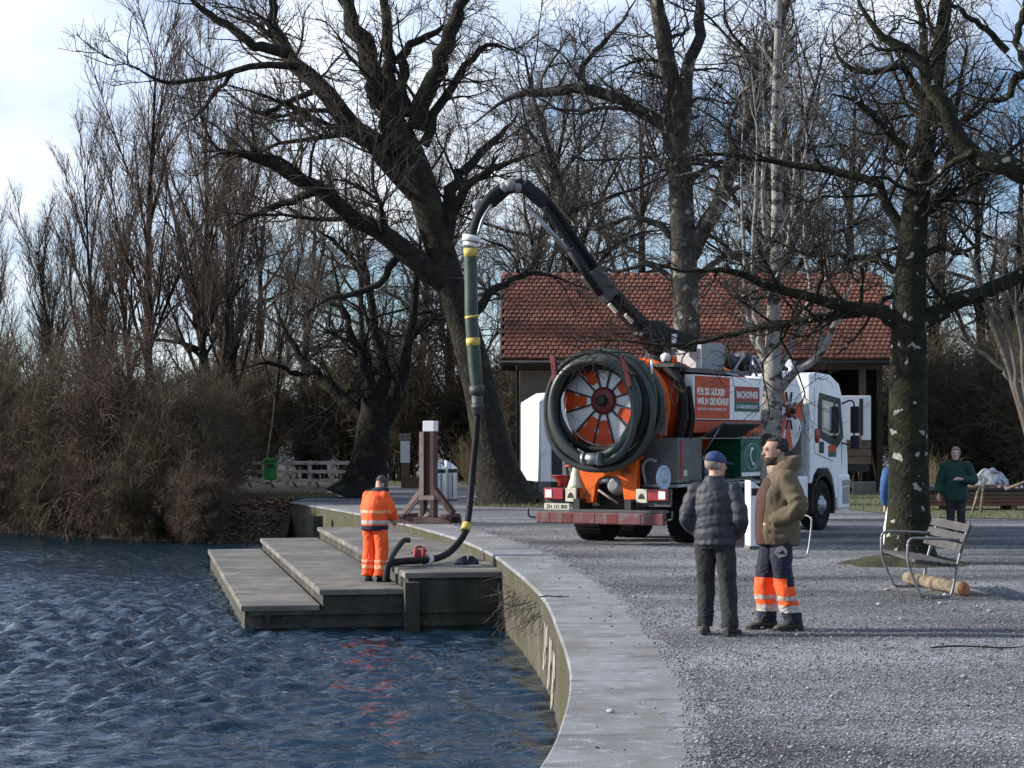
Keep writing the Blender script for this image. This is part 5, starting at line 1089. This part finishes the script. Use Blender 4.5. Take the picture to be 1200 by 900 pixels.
# boom: mast on the tank, telescopic arm, elbow and hanging suction hose (worked out in world metres)
def W(px_, py_, d): return TI @ at(px_, py_, d)
boom = empty('boom', (0,0,0)); boom.parent = truck
b = MB(); b.lathe([(.34,3.1),(.34,3.3),(.24,3.36),(.24,3.55),(.3,3.6),(.3,3.7),(.001,3.72)], Matrix.Translation((.0,2.35,0)), 20); tp(b, 'turret', M['black'], boom)
base = Vector((0,2.35,3.62)); A1 = W(748,385,36.6); A2 = W(700,330,36.2); A3 = W(640,240,35.6); TOP = W(605,222,35.35)
b = MB(); b.bar(base+Vector((.55,.3,-.06)), A1, .3,.3); b.bar(base+Vector((0,0,-.2)), A1+Vector((.1,0,0)), .26,.26); tp(b, 'lower_arm', M['navy_steel'], boom, .03)
b = MB(); b.bar(W(768,400,36.8), A2, .24,.28); tp(b, 'arm', M['navy_steel'], boom, .03); b = MB(); b.bar(W(716,348,36.3), W(690,318,36.1), .27,.31); tp(b, 'arm_collar', M['dark_grey'], boom, .02)
b = MB(); b.bar(A2, A3, .14,.17); tp(b, 'telescopic_arm', M['navy_steel'], boom, .03)
for q_ in (W(741,378,36.2), W(722,366,36.1)): b = MB(); b.bar(q_, q_+(A2-A1).normalized()*.2, .06,.05); tp(b, 'arm_label', M['plate'], boom)
b = MB(); b.tube([W(704,345,36.0), W(668,293,35.7)], .075, 10); tp(b, 'cylinder_barrel', M['navy_steel'], boom); b = MB(); b.tube([W(680,310,35.8), W(617,240,35.35)], .04, 10); tp(b, 'cylinder_rod', M['steel'], boom)
b = MB(); b.tube([base+Vector((.1,.2,.1)), W(775,382,36.9), W(747,374,36.5), W(700,316,36.1), W(650,246,35.65), W(628,226,35.45), W(605,218,35.3), W(580,228,35.15), W(565,246,35.1), W(556,268,35.05), W(553,284,35.0)], [.09,.09,.08,.065,.07,.1,.12,.11,.1,.1,.1], 14, k=70); tp(b, 'boom_hose', M['hose_black'], boom)
b = MB(); 
for a, c in (((640,240),(612,215)),((612,215),(592,222)),((592,222),(572,240))): b.bar(W(*a,35.35), W(*c,35.25), .3,.2)
tp(b, 'elbow_head', M['navy_steel'], boom, .04)
for px_, py_, r_ in ((590,221,.09),(598,217,.11),(607,220,.08),(565,238,.08),(560,240,.1)): tp(MB().ball(W(px_,py_,35.15), r_, 8, 6), 'roller', M['grey_paint'], boom)
b = MB(); b.tube([W(576,240,34.95), W(566,256,34.9), W(560,275,34.9)], .025, 8, k=10); tp(b, 'guide_rod', M['steel'], boom)
HX = W(551,284,35.0)
def hz(py_, px_, d=35.0): return W(px_, py_, d)
b = MB(); b.tube([hz(276,553), hz(283,552)], .16, 14); b.tube([hz(284,552), hz(289,551)], .13, 12); tp(b, 'clamp_ring', M['lamp_white'], boom)
hang = [hz(288,551), hz(330,552), hz(370,552.5), hz(410,555), hz(440,557.5), hz(456,559)]
b = MB(); b.tube(hang, [.115,.115,.115,.115,.11,.1], 14, k=30); gh = tp(b, 'green_hose', M['hose_green'], boom)
for a, c, x in ((291,301,551.2),(370,373,552.6),(396,405,554.2)):
    b = MB(); b.tube([hz(a,x), hz(c,x+.5)], .121, 14); tp(b, 'yellow_band', M['yellow'], gh)
b = MB(); b.tube([hz(452,558.6), hz(462,559.3)], .13, 14); b.tube([hz(462,559.3), hz(486,559.8)], [.1,.085], 12); b.tube([hz(474,559.6), hz(479,559.7)], .11, 12); tp(b, 'reducer', M['dark_grey'], boom)
UP = -.19
low = [hz(484,559.8), hz(520,557), hz(560,553), hz(600,549.5,34.8), hz(625,544.5,34.5)]
e0 = TI @ Vector((-1.0, 34.2, UP+.18)); e1 = TI @ Vector((-1.2, 33.6, UP+.085)); e2 = TI @ Vector((-1.45, 32.9, UP+.085)); e3 = TI @ Vector((-1.75, 32.3, UP+.10)); e4 = TI @ Vector((-1.93, 32.05, UP+.06)); e5 = TI @ Vector((-1.97, 32.0, UP-.2))
b = MB(); b.tube(low+[e0, e1, e2, e3, e4, e5], .057, 12, k=90); sh = tp(b, 'suction_hose', M['hose_black'], boom)
b = MB(); b.tube([hz(614,547.2,34.6), hz(622,545.4,34.52)], .082, 12); tp(b, 'yellow_band', M['yellow'], sh)
b = MB(); b.tube([e2+(e1-e2)*.25, e2+(e1-e2)*.4], .1, 12); tp(b, 'clamp_ring', M['lamp_white'], sh)
b = MB(); b.tube([e4+Vector((0,0,.02)), TI @ Vector((-1.85,32.25,UP+.25)), TI @ Vector((-1.72,32.4,UP+.42)), TI @ Vector((-1.62,32.45,UP+.43))], .045, 8, k=14); tp(b, 'handle', M['black'], sh)
# things lying on the steps
rp_ = tag(empty('red_coupling', (-1.5, 32.75, UP)), 'small red hose coupling lying beside the suction hose on the steps', 'coupling')
b = MB(); b.lathe([(.11,-.09),(.14,-.07),(.14,-.03),(.1,-.02),(.1,.04),(.14,.05),(.14,.09),(.1,.1)], frame((0,.3,.15),(0,1,0),(0,0,1)), 14); b.build('body', M['red_paint'], rp_); b = MB(); b.tube([(-.12,.3,.2),(.0,.3,.3),(.12,.3,.22)], .02, 6, k=10); b.build('lever', M['dark_red'], rp_)
b = MB(); rg = []
for f, z in ((1,0),(1.02,.03),(.8,.09),(.4,.14),(.1,.15)): rg.append([(.38*f*math.cos(a)*(1+.25*math.sin(3*a+f*4)), .2*f*math.sin(a)*(1+.2*math.sin(2*a)), z*(1+.6*math.sin(2*a+1))) for a in [2*math.pi*j/20 for j in range(20)]])
b.rings(rg, 0, True, True); o = b.build('crumpled_cloth', M['navy_cloth']); o.location = (-.72, 33.2, UP+.003); o.scale = (.5,.6,.6); tag(o, 'crumpled dark cloth lying on the steps under the hanging hose', 'cloth')

# ---------------------------------------------------------------- people (local frame: facing -y, feet at z = 0)
def remesh(mb, vox, smooth=4, disp=None):
    me = mb.mesh('tmp'); o = bpy.data.objects.new('tmp', me); C.objects.link(o)
    m = o.modifiers.new('r', 'REMESH'); m.mode = 'VOXEL'; m.voxel_size = vox; m.use_smooth_shade = True
    dg = bpy.context.evaluated_depsgraph_get(); dg.update(); r = bpy.data.meshes.new_from_object(o.evaluated_get(dg))
    bpy.data.objects.remove(o); bpy.data.meshes.remove(me)
    n = len(r.vertices); V_ = np.zeros(n*3); r.vertices.foreach_get('co', V_); V_ = V_.reshape(-1, 3)
    E = np.zeros(len(r.edges)*2, int); r.edges.foreach_get('vertices', E); E = E.reshape(-1, 2); deg = np.bincount(E.ravel(), minlength=n)[:, None]
    for _ in range(smooth):
        A = np.zeros_like(V_); np.add.at(A, E[:, 0], V_[E[:, 1]]); np.add.at(A, E[:, 1], V_[E[:, 0]]); V_ = .4*V_+.6*A/np.maximum(deg, 1)
    r.vertices.foreach_set('co', V_.astype(np.float32).ravel()); r.update()
    if disp:
        N_ = np.zeros(n*3); r.vertices.foreach_get('normal', N_); N_ = N_.reshape(-1, 3)
        D = np.array([disp(*v) for v in V_])[:, None]; V_ = V_+N_*D; r.vertices.foreach_set('co', V_.astype(np.float32).ravel()); r.update()
    r.polygons.foreach_set('use_smooth', np.ones(len(r.polygons), bool)); r.materials.clear()
    return r
def crease(x, y, z): return .013*mnoise.noise((x*10, y*10, z*7))+.0035*math.sin(z*62+16*mnoise.noise((x*7, y*7, z*6)))*(1 if z < .3 else (.6 if .4 < z < .62 else .25))+.005*mnoise.noise((x*26, y*26, z*18))
def fold(amt, s=7, st=2.5):
    return lambda x, y, z: amt*(mnoise.noise((x*s, y*s, z*s*st*.5))+.5*mnoise.noise((x*s*2.3+3, y*s*2.3, z*s*st)))
def patch(me, pred, off, name, m, parent):                            # a band lying on a garment: faces picked by place, lifted off
    n = len(me.vertices); V_ = np.zeros(n*3); me.vertices.foreach_get('co', V_); V_ = V_.reshape(-1, 3); N_ = np.zeros(n*3); me.vertices.foreach_get('normal', N_); N_ = N_.reshape(-1, 3)
    fs = [tuple(p.vertices) for p in me.polygons if pred(*p.center)]
    if not fs: return None
    ids = sorted({i for f in fs for i in f}); mp_ = {i: k_ for k_, i in enumerate(ids)}
    r = bpy.data.meshes.new(name); r.from_pydata([tuple(V_[i]+N_[i]*off) for i in ids], [], [[mp_[i] for i in f] for f in fs]); r.polygons.foreach_set('use_smooth', [True]*len(fs)); r.update()
    return link_mesh(name, r, m, parent)
def HEADM(c, yaw, pitch): return Matrix.Translation(c) @ Matrix.Rotation(yaw, 4, 'Z') @ Matrix.Rotation(pitch, 4, 'X')
HEAD = [(0,.03,.035,-.05),(.06,.05,.058,-.038),(.16,.061,.076,-.022),(.3,.068,.09,-.008),(.45,.074,.098,0),(.6,.077,.101,.004),(.75,.074,.097,.008),(.87,.062,.08,.012),(.95,.043,.056,.014),(1,.012,.018,.014)]
def head_rings(b, Mh, s=1.0, lo=0, hi=1, yo=0, n=18, keep=None):
    rg = []
    for t, rx, ry, yc in HEAD:
        if t < lo or t > hi: continue
        rg.append([Mh @ Vector((rx*s*math.cos(2*math.pi*j/n), yc+yo+ry*s*math.sin(2*math.pi*j/n), (t-.5)*.24*(1+(s-1)*.8))) for j in range(n)])
    b.rings(rg)
def add_hand(b, wrist, d, palm_n, curl=.5, spread=.018, s=1.0):
    d = Vector(d).normalized(); nrm = Vector(palm_n); nrm = (nrm-d*nrm.dot(d)).normalized(); sd = d.cross(nrm)
    w0 = Vector(wrist); b.tube([w0-d*.03, w0+d*.02, w0+d*.06, w0+d*.09], [.026*s,.03*s,.036*s,.034*s], 10)
    for i, (off, ln) in enumerate(((-.03,.066),(-.01,.076),(.011,.072),(.03,.056))):
        p0 = w0+d*.075+sd*off*s; a = curl; p = [p0]; dd = d.copy()
        for f in (.42,.32,.26): dd = (dd*math.cos(a*.7)+nrm*math.sin(a*.7)).normalized(); p.append(p[-1]+dd*ln*f*s); nrm2 = nrm
        b.tube(p, [.0105*s,.0095*s,.009*s,.0075*s], 8)
    p0 = w0+d*.03-sd*.03*s; b.tube([p0, p0+(d*.6-sd*.7+nrm*.3).normalized()*.035*s, p0+(d*.8-sd*.5+nrm*.4).normalized()*.07*s], [.013*s,.0115*s,.009*s], 8)
def person(label, loc, rz, H, spine, arms, legs, headc, yaw, pitch, jacket, trousers, skin, shoe, sleeve_r, vox=.011, hands=None, torso_disp=None, collar=None, leg_r=(.105,.08,.068), toe=((0,-1),(0,-1)), shoe_h=.1, arm_extra=0):
    r = tag(empty('person', loc, rz, H/1.75), label, 'person', None); r['category'] = 'person'
    Mh = HEADM(headc, yaw, pitch)
    b = MB(); head_rings(b, Mh)
    b.tube([Mh @ Vector((0,-.1,.015)), Mh @ Vector((0,-.117,-.02)), Mh @ Vector((0,-.108,-.035))], [.009,.015,.011], 8)
    for sx in (-1,1): b.ball(Mh @ Vector((sx*.077,.012,-.005)), (.012,.022,.032), 8, 6)
    b.ball(Mh @ Vector((0,-.094,.035)), (.055,.014,.012), 8, 6)
    nb = Vector(spine[-1][:3]); b.tube([nb+Vector((0,0,-.06)), nb+(Vector(headc)-nb)*.4, Mh @ Vector((0,.02,-.05))], [.068,.058,.056], 12)
    b.ell([(cx,cy,cz,rx*.72,ry*.72) for cx,cy,cz,rx,ry in spine])
    for a in arms: b.tube(a, [.045,.04,.03], 10, k=9)
    for l in legs: b.tube(l, [.075,.055,.04], 10, k=9)
    for hnd in (hands or []): add_hand(b, *hnd)
    if not hands:
        for a in arms: add_hand(b, a[2], Vector(a[2])-Vector(a[1]), (0,1,0) if abs(a[2][0]) > .1 else (1,0,0), .6)
    body = link_mesh('body', remesh(b, .0085, 3), skin, r)
    for sx in (-1,1): MB().ball(Mh @ Vector((sx*.032,-.088,.015)), (.011,.006,.007), 8, 6).build('eye', M['eye'], body)
    MB().ball(Mh @ Vector((0,-.094,-.062)), (.022,.006,.006), 8, 6).build('mouth', M['lip'], body)
    b = MB(); b.ell(spine)
    for a in arms: b.tube(a, sleeve_r, 14, k=11); b.ball(a[0], sleeve_r[0]*1.05)
    if collar: b.ell(collar)
    jm = remesh(b, vox, 4, torso_disp or fold(.007)); jk = link_mesh('jacket', jm, jacket, r)
    b = MB(); hc = Vector(spine[0][:3]); tz = max(l[0][2] for l in legs)
    b.ell([(hc.x,hc.y,tz+.12,.165,.125),(hc.x,hc.y,tz+.02,.178,.14),(hc.x,hc.y,tz-.07,.165,.125)])
    for l in legs: b.tube(l, leg_r, 14, k=11)
    tm = remesh(b, vox, 4, crease); ts = link_mesh('trousers', tm, trousers, r)
    for l, (tx, ty) in zip(legs, toe):
        t = Vector((tx, ty, 0)).normalized(); s_ = Vector((-t.y, t.x, 0)); a = Vector((l[2][0], l[2][1], 0)); rg = []
        for u, wd, ht in ((-.085,.028,.06),(-.07,.038,shoe_h),(0,.044,shoe_h+.02),(.05,.046,shoe_h*.9),(.1,.05,.07),(.16,.046,.055),(.195,.025,.035)):
            rg.append([a+t*u+s_*(wd*math.copysign(abs(math.cos(q_))**.7, math.cos(q_)))+Vector((0,0,.012+max(0,(ht-.012)*(.5+.5*math.sin(q_))))) for q_ in [2*math.pi*j/14 for j in range(14)]])
        b = MB(); b.rings(rg); sho = b.build('shoe', shoe, r)
        b = MB(); b.rings([[Vector((v.x,v.y,0)) for v in [a+t*u+s_*wd*1.03*sg for u, wd, sg in so]] for so in [[(-.09,.03,1),(-.06,.042,1),(.05,.05,1),(.11,.054,1),(.17,.046,1),(.205,.02,1),(.205,.02,-1),(.17,.046,-1),(.11,.054,-1),(.05,.05,-1),(-.06,.042,-1),(-.09,.03,-1)]]]+[[Vector((v.x,v.y,.022)) for v in [a+t*u+s_*wd*1.03*sg for u, wd, sg in [(-.09,.03,1),(-.06,.042,1),(.05,.05,1),(.11,.054,1),(.17,.046,1),(.205,.02,1),(.205,.02,-1),(.17,.046,-1),(.11,.054,-1),(.05,.05,-1),(-.06,.042,-1),(-.09,.03,-1)]]]], 0, True, False); b.build('sole', M['black'], sho)
    return r, Mh, body, jm, jk, tm, ts
def face_dir(vx, vy): return math.atan2(vx, -vy)                      # rotation that turns -y to (vx,vy)

# man in the quilted jacket, seen from behind
Y1 = 19.5
quilt = lambda x, y, z: .010*abs(math.sin(math.pi*(z+.02*math.sin(x*9))/.115))**.6-.008+.009*mnoise.noise((x*11, y*11, z*15))+.005*mnoise.noise((x*28, y*28, z*30))
r, Mh, body, jm, jk, tm, ts = person('man in dark quilted jacket and blue cap seen from behind', ((838-600)/FPX*Y1, Y1, 0), face_dir(.38,.92), 1.73,
 [(0,.01,.86,.2,.155),(0,.0,.95,.205,.165),(0,0,1.1,.205,.168),(0,.005,1.25,.215,.165),(0,.01,1.38,.2,.14),(0,.015,1.46,.13,.11),(0,.01,1.53,.085,.085)],
 [[(-.185,.01,1.385),(-.265,.05,1.12),(-.17,-.13,.96)], [(.185,.01,1.385),(.265,.05,1.12),(.17,-.13,.96)]],
 [[(-.095,0,.9),(-.125,-.01,.49),(-.16,.05,.07)], [(.095,0,.9),(.11,-.06,.49),(.11,-.03,.07)]],
 (0,-.03,1.635), R(-42), R(8), M['puffer'], M['jeans_dark'], M['skin'], M['boot'], [.088,.085,.07], torso_disp=quilt, leg_r=(.108,.088,.08), toe=((-.2,-1),(.3,-1)))
b = MB(); head_rings(b, Mh, 1.1, .56, 1, .004); cap = b.build('cap', M['cap_blue'], r)
b = MB(); rg = []
for u, z in ((.0,.03),(.04,.028),(.075,.02)): rg.append([Mh @ Vector((.062*(1-u*3)*math.cos(a)*1.0, -.095-u, z+.012+.01*math.cos(a*2)*0+dz)) for a, dz in [(math.pi*j/8, .0) for j in range(9)]]+[Mh @ Vector((.062*(1-u*3)*math.cos(math.pi-math.pi*j/8), -.095-u, z+.004)) for j in range(9)])
b.rings(rg); b.build('brim', M['cap_blue'], cap)
b = MB(); head_rings(b, Mh, 1.04, .28, .62, .016); b.build('hair', M['hair_grey'], r)
patch(tm, lambda x, y, z: .86 < z < .98, .006, 'belt_hem', M['black'], ts)
# man in the olive parka, in profile
Y2 = 20.0
r, Mh, body, jm, jk, tm, ts = person('bearded man in olive hooded parka and navy work trousers with orange shins', ((912-600)/FPX*Y2, Y2, 0), face_dir(-1,-.12), 1.86,
 [(0,-.0,.78,.2,.2),(0,-.01,.9,.21,.21),(0,-.01,1.08,.205,.2),(0,.0,1.25,.21,.18),(0,.03,1.38,.2,.15),(0,.04,1.46,.14,.12),(0,.03,1.52,.1,.1)],
 [[(-.18,.03,1.39),(-.26,.11,1.13),(-.14,-.09,1.0)], [(.18,.03,1.39),(.265,.12,1.13),(.15,-.09,1.0)]],
 [[(-.09,0,.9),(-.1,-.1,.49),(-.11,-.07,.07)], [(.09,.0,.9),(.1,.02,.49),(.1,.12,.07)]],
 (0,-.035,1.64), R(8), R(4), M['parka'], M['navy_cloth'], M['skin'], M['boot_brown'], [.09,.09,.072], torso_disp=lambda x, y, z: fold(.014, 7, 1.4)(x, y, z)+.006*math.sin(z*48+8*mnoise.noise((x*6, y*6, z*4)))*(abs(x) > .17), vox=.0095, leg_r=(.112,.09,.085), toe=((0,-1),(.15,-1)), shoe_h=.12)
b = MB(); b.rings([[Vector((.15*math.cos(a)*f, .02+oy+.13*math.sin(a)*f, z+.035*math.sin(a))) for a in [2*math.pi*j/22 for j in range(22)]] for f, z, oy in ((.86,1.42,.03),(1.05,1.46,.05),(1.12,1.52,.065),(1.02,1.58,.07),(.8,1.58,.06),(.7,1.5,.04))])
link_mesh('hood', remesh(b, .01, 4, fold(.012, 9, 1)), M['parka'], r)
patch(jm, lambda x, y, z: y < -.1 and abs(x) < .12 and .75 < z < 1.4, .004, 'lining', M['parka_lining'], jk)
b = MB(); b.rings([[Vector((.1*math.cos(a)*f, -.01+.1*math.sin(a)*f, z)) for a in [2*math.pi*j/18 for j in range(18)]] for f, z in ((.85,1.42),(.95,1.48),(.88,1.51))]); b.build('fleece_collar', M['fleece'], r)
b = MB(); head_rings(b, Mh, 1.07, .42, 1, .03); head_rings(b, Mh, 1.08, .8, 1, .0); hm = link_mesh('hair', remesh(b, .007, 2, fold(.006, 40, 1)), M['hair_dark'], r)
b = MB(); rg = []
for t, rx, ry, yc in HEAD:
    if t < .31: rg.append([Mh @ Vector((rx*1.08*math.cos(a), yc-.003+ry*1.08*math.sin(a), (t-.5)*.24-.004)) for a in np.linspace(math.pi*.95, 2.05*math.pi, 14)]+[Mh @ Vector((rx*.8*math.cos(a), yc+ry*.8*math.sin(a), (t-.5)*.24)) for a in np.linspace(2.05*math.pi, .95*math.pi, 14)])
b.rings(rg); b.build('beard', M['beard'], body)
patch(tm, lambda x, y, z: .2 < z < .48 and (y < .03 or z < .4), .005, 'orange_panel', M['hivis'], ts)
patch(tm, lambda x, y, z: .17 < z < .235, .009, 'reflective_band', M['reflective'], ts); patch(tm, lambda x, y, z: .28 < z < .32, .009, 'reflective_band', M['reflective'], ts)
lg_ = frame((.205,-.03,.72),(0,1,0),(.0,0,1))
o = MB().prism([(-.055,.0),(-.02,-.05),(.055,-.03),(.06,.02),(.02,.06),(-.03,.05)], lg_, .004).build('pocket_emblem', M['reflective'], ts); MB().prism([(-.035,-.005),(.045,-.02),(.015,.03),(.0,.005)], lg_ @ Matrix.Translation((0,0,.006)), .002).build('emblem_mark', M['navy_cloth'], o)
# worker in high-visibility clothes on the steps
Y3 = 32.7
r, Mh, body, jm, jk, tm, ts = person('worker in orange high-visibility suit standing on the steps with head bowed', ((439-600)/FPX*Y3, Y3, -.43), face_dir(.55,.84), 1.80,
 [(0,.0,.80,.225,.19),(0,.0,.92,.225,.19),(0,.0,1.08,.22,.185),(0,-.02,1.22,.215,.18),(0,-.05,1.33,.185,.155),(0,-.09,1.41,.13,.12),(0,-.13,1.45,.085,.085)],
 [[(-.165,-.05,1.32),(-.25,-.1,1.08),(-.15,-.3,.95)], [(.165,-.05,1.32),(.255,-.12,1.08),(.17,-.3,.95)]],
 [[(-.1,0,.9),(-.12,-.03,.49),(-.125,.03,.08)], [(.1,0,.9),(.125,-.04,.49),(.13,.0,.08)]],
 (0.02,-.2,1.50), R(-20), R(48), M['hivis'], M['hivis'], M['skin'], M['boot'], [.09,.088,.07], torso_disp=fold(.013, 6, 2), leg_r=(.118,.105,.1), toe=((-.3,-1),(.5,-1)), shoe_h=.15)
b = MB(); head_rings(b, Mh, 1.1, .4, 1, .014); b.build('cap', M['cap_grey'], r)
patch(jm, lambda x, y, z: 1.06 < z < 1.11 and abs(x) < .3, .006, 'reflective_band', M['reflect_orange'], jk); patch(jm, lambda x, y, z: .9 < z < .95, .006, 'reflective_band', M['reflective'], jk)
patch(jm, lambda x, y, z: z < .875, .006, 'dark_hem', M['navy_cloth'], jk); patch(jm, lambda x, y, z: z > 1.40 and y > -.2, .005, 'dark_collar', M['navy_cloth'], jk)
patch(tm, lambda x, y, z: .2 < z < .26, .006, 'reflective_band', M['reflect_orange'], ts); patch(tm, lambda x, y, z: .3 < z < .34, .006, 'reflective_band', M['reflect_orange'], ts)
# woman in the green coat, pointing
Y4 = 36.5
r, Mh, body, jm, jk, tm, ts = person('woman in dark green coat with one hand raised to her chest', ((1120-600)/FPX*Y4, Y4, 0), face_dir(-.2,-1), 1.68,
 [(0,.0,.76,.23,.18),(0,.0,.9,.235,.185),(0,0,1.1,.215,.17),(0,.0,1.25,.215,.16),(0,.01,1.38,.19,.135),(0,.01,1.46,.11,.1),(0,.0,1.55,.085,.085)],
 [[(-.19,.0,1.4),(-.28,.03,1.12),(-.31,-.08,.9)], [(.19,.0,1.4),(.32,.0,1.15),(.12,-.24,1.17)]],
 [[(-.085,0,.9),(-.095,-.02,.49),(-.1,.02,.07)], [(.085,0,.9),(.1,-.02,.49),(.11,.02,.07)]],
 (0,-.015,1.645), R(-4), R(4), M['coat_green'], M['trouser_grey'], M['skin_pale'], M['boot'], [.105,.09,.07], torso_disp=fold(.01, 6, 2), hands=[((-.315,-.1,.87),(-.1,-.35,-.9),(.6,-.3,0),.7), ((.09,-.265,1.175),(-1,-.25,.1),(.1,.5,-1),.5)])
b = MB(); head_rings(b, Mh, 1.1, .72, 1, .012); hm = b.build('hair', M['hair_grey'], r)
b = MB(); rg = []
for t, rx, ry, yc in HEAD:
    if .14 < t < .8: rg.append([Mh @ Vector((rx*1.16*math.cos(a), yc+.006+ry*1.12*math.sin(a), (t-.5)*.24)) for a in np.linspace(-.18*math.pi, 1.18*math.pi, 14)]+[Mh @ Vector((rx*.8*math.cos(a), yc+ry*.8*math.sin(a), (t-.5)*.24)) for a in np.linspace(1.18*math.pi, -.18*math.pi, 14)])
b.rings(rg); b.build('side_hair', M['hair_grey'], hm)
# person in blue half hidden by the trunk, with a white bag
Y5 = 32.6
r, Mh, body, jm, jk, tm, ts = person('person in blue jacket standing almost hidden behind the lichen-spotted trunk', ((1054-600)/FPX*Y5, Y5, 0), face_dir(.2,1), 1.62,
 [(0,.0,.84,.2,.16),(0,.0,.95,.205,.165),(0,0,1.1,.2,.165),(0,.0,1.25,.21,.16),(0,.01,1.38,.195,.14),(0,.01,1.46,.12,.1),(0,.0,1.53,.08,.08)],
 [[(-.2,.0,1.4),(-.25,.03,1.12),(-.24,-.06,.86)], [(.2,.0,1.4),(.25,.03,1.12),(.24,-.06,.86)]],
 [[(-.09,0,.9),(-.1,-.02,.49),(-.1,.02,.07)], [(.09,0,.9),(.1,-.02,.49),(.11,.02,.07)]],
 (0,-.015,1.64), R(0), R(4), M['coat_blue'], M['trouser_grey'], M['skin_pale'], M['boot'], [.1,.088,.07])
b = MB(); head_rings(b, Mh, 1.1, .3, 1, .012); b.build('hair', M['hair_dark'], r)
b = MB(); rg = []
for f, g_, z in ((.25,.5,.72),(.4,.6,.68),(.5,.5,.6),(.8,.8,.45),(1,1,.25),(1,1,.12),(.75,.8,.06)): rg.append([(.085*f*math.cos(a)*(1+.15*math.sin(3*a+z*9)), .06*g_*math.sin(a), z) for a in [2*math.pi*j/16 for j in range(16)]])
b.rings(rg); b.tube([(-.02,0,.7),(0,0,.8),(.02,0,.7)], .008, 6, k=8); o = b.build('carrier_bag', M['bag_white']); o.location = ((1041-600)/FPX*31.6, 31.6, 0.02); tag(o, 'white plastic carrier bag beside the lichen-spotted trunk', 'bag')
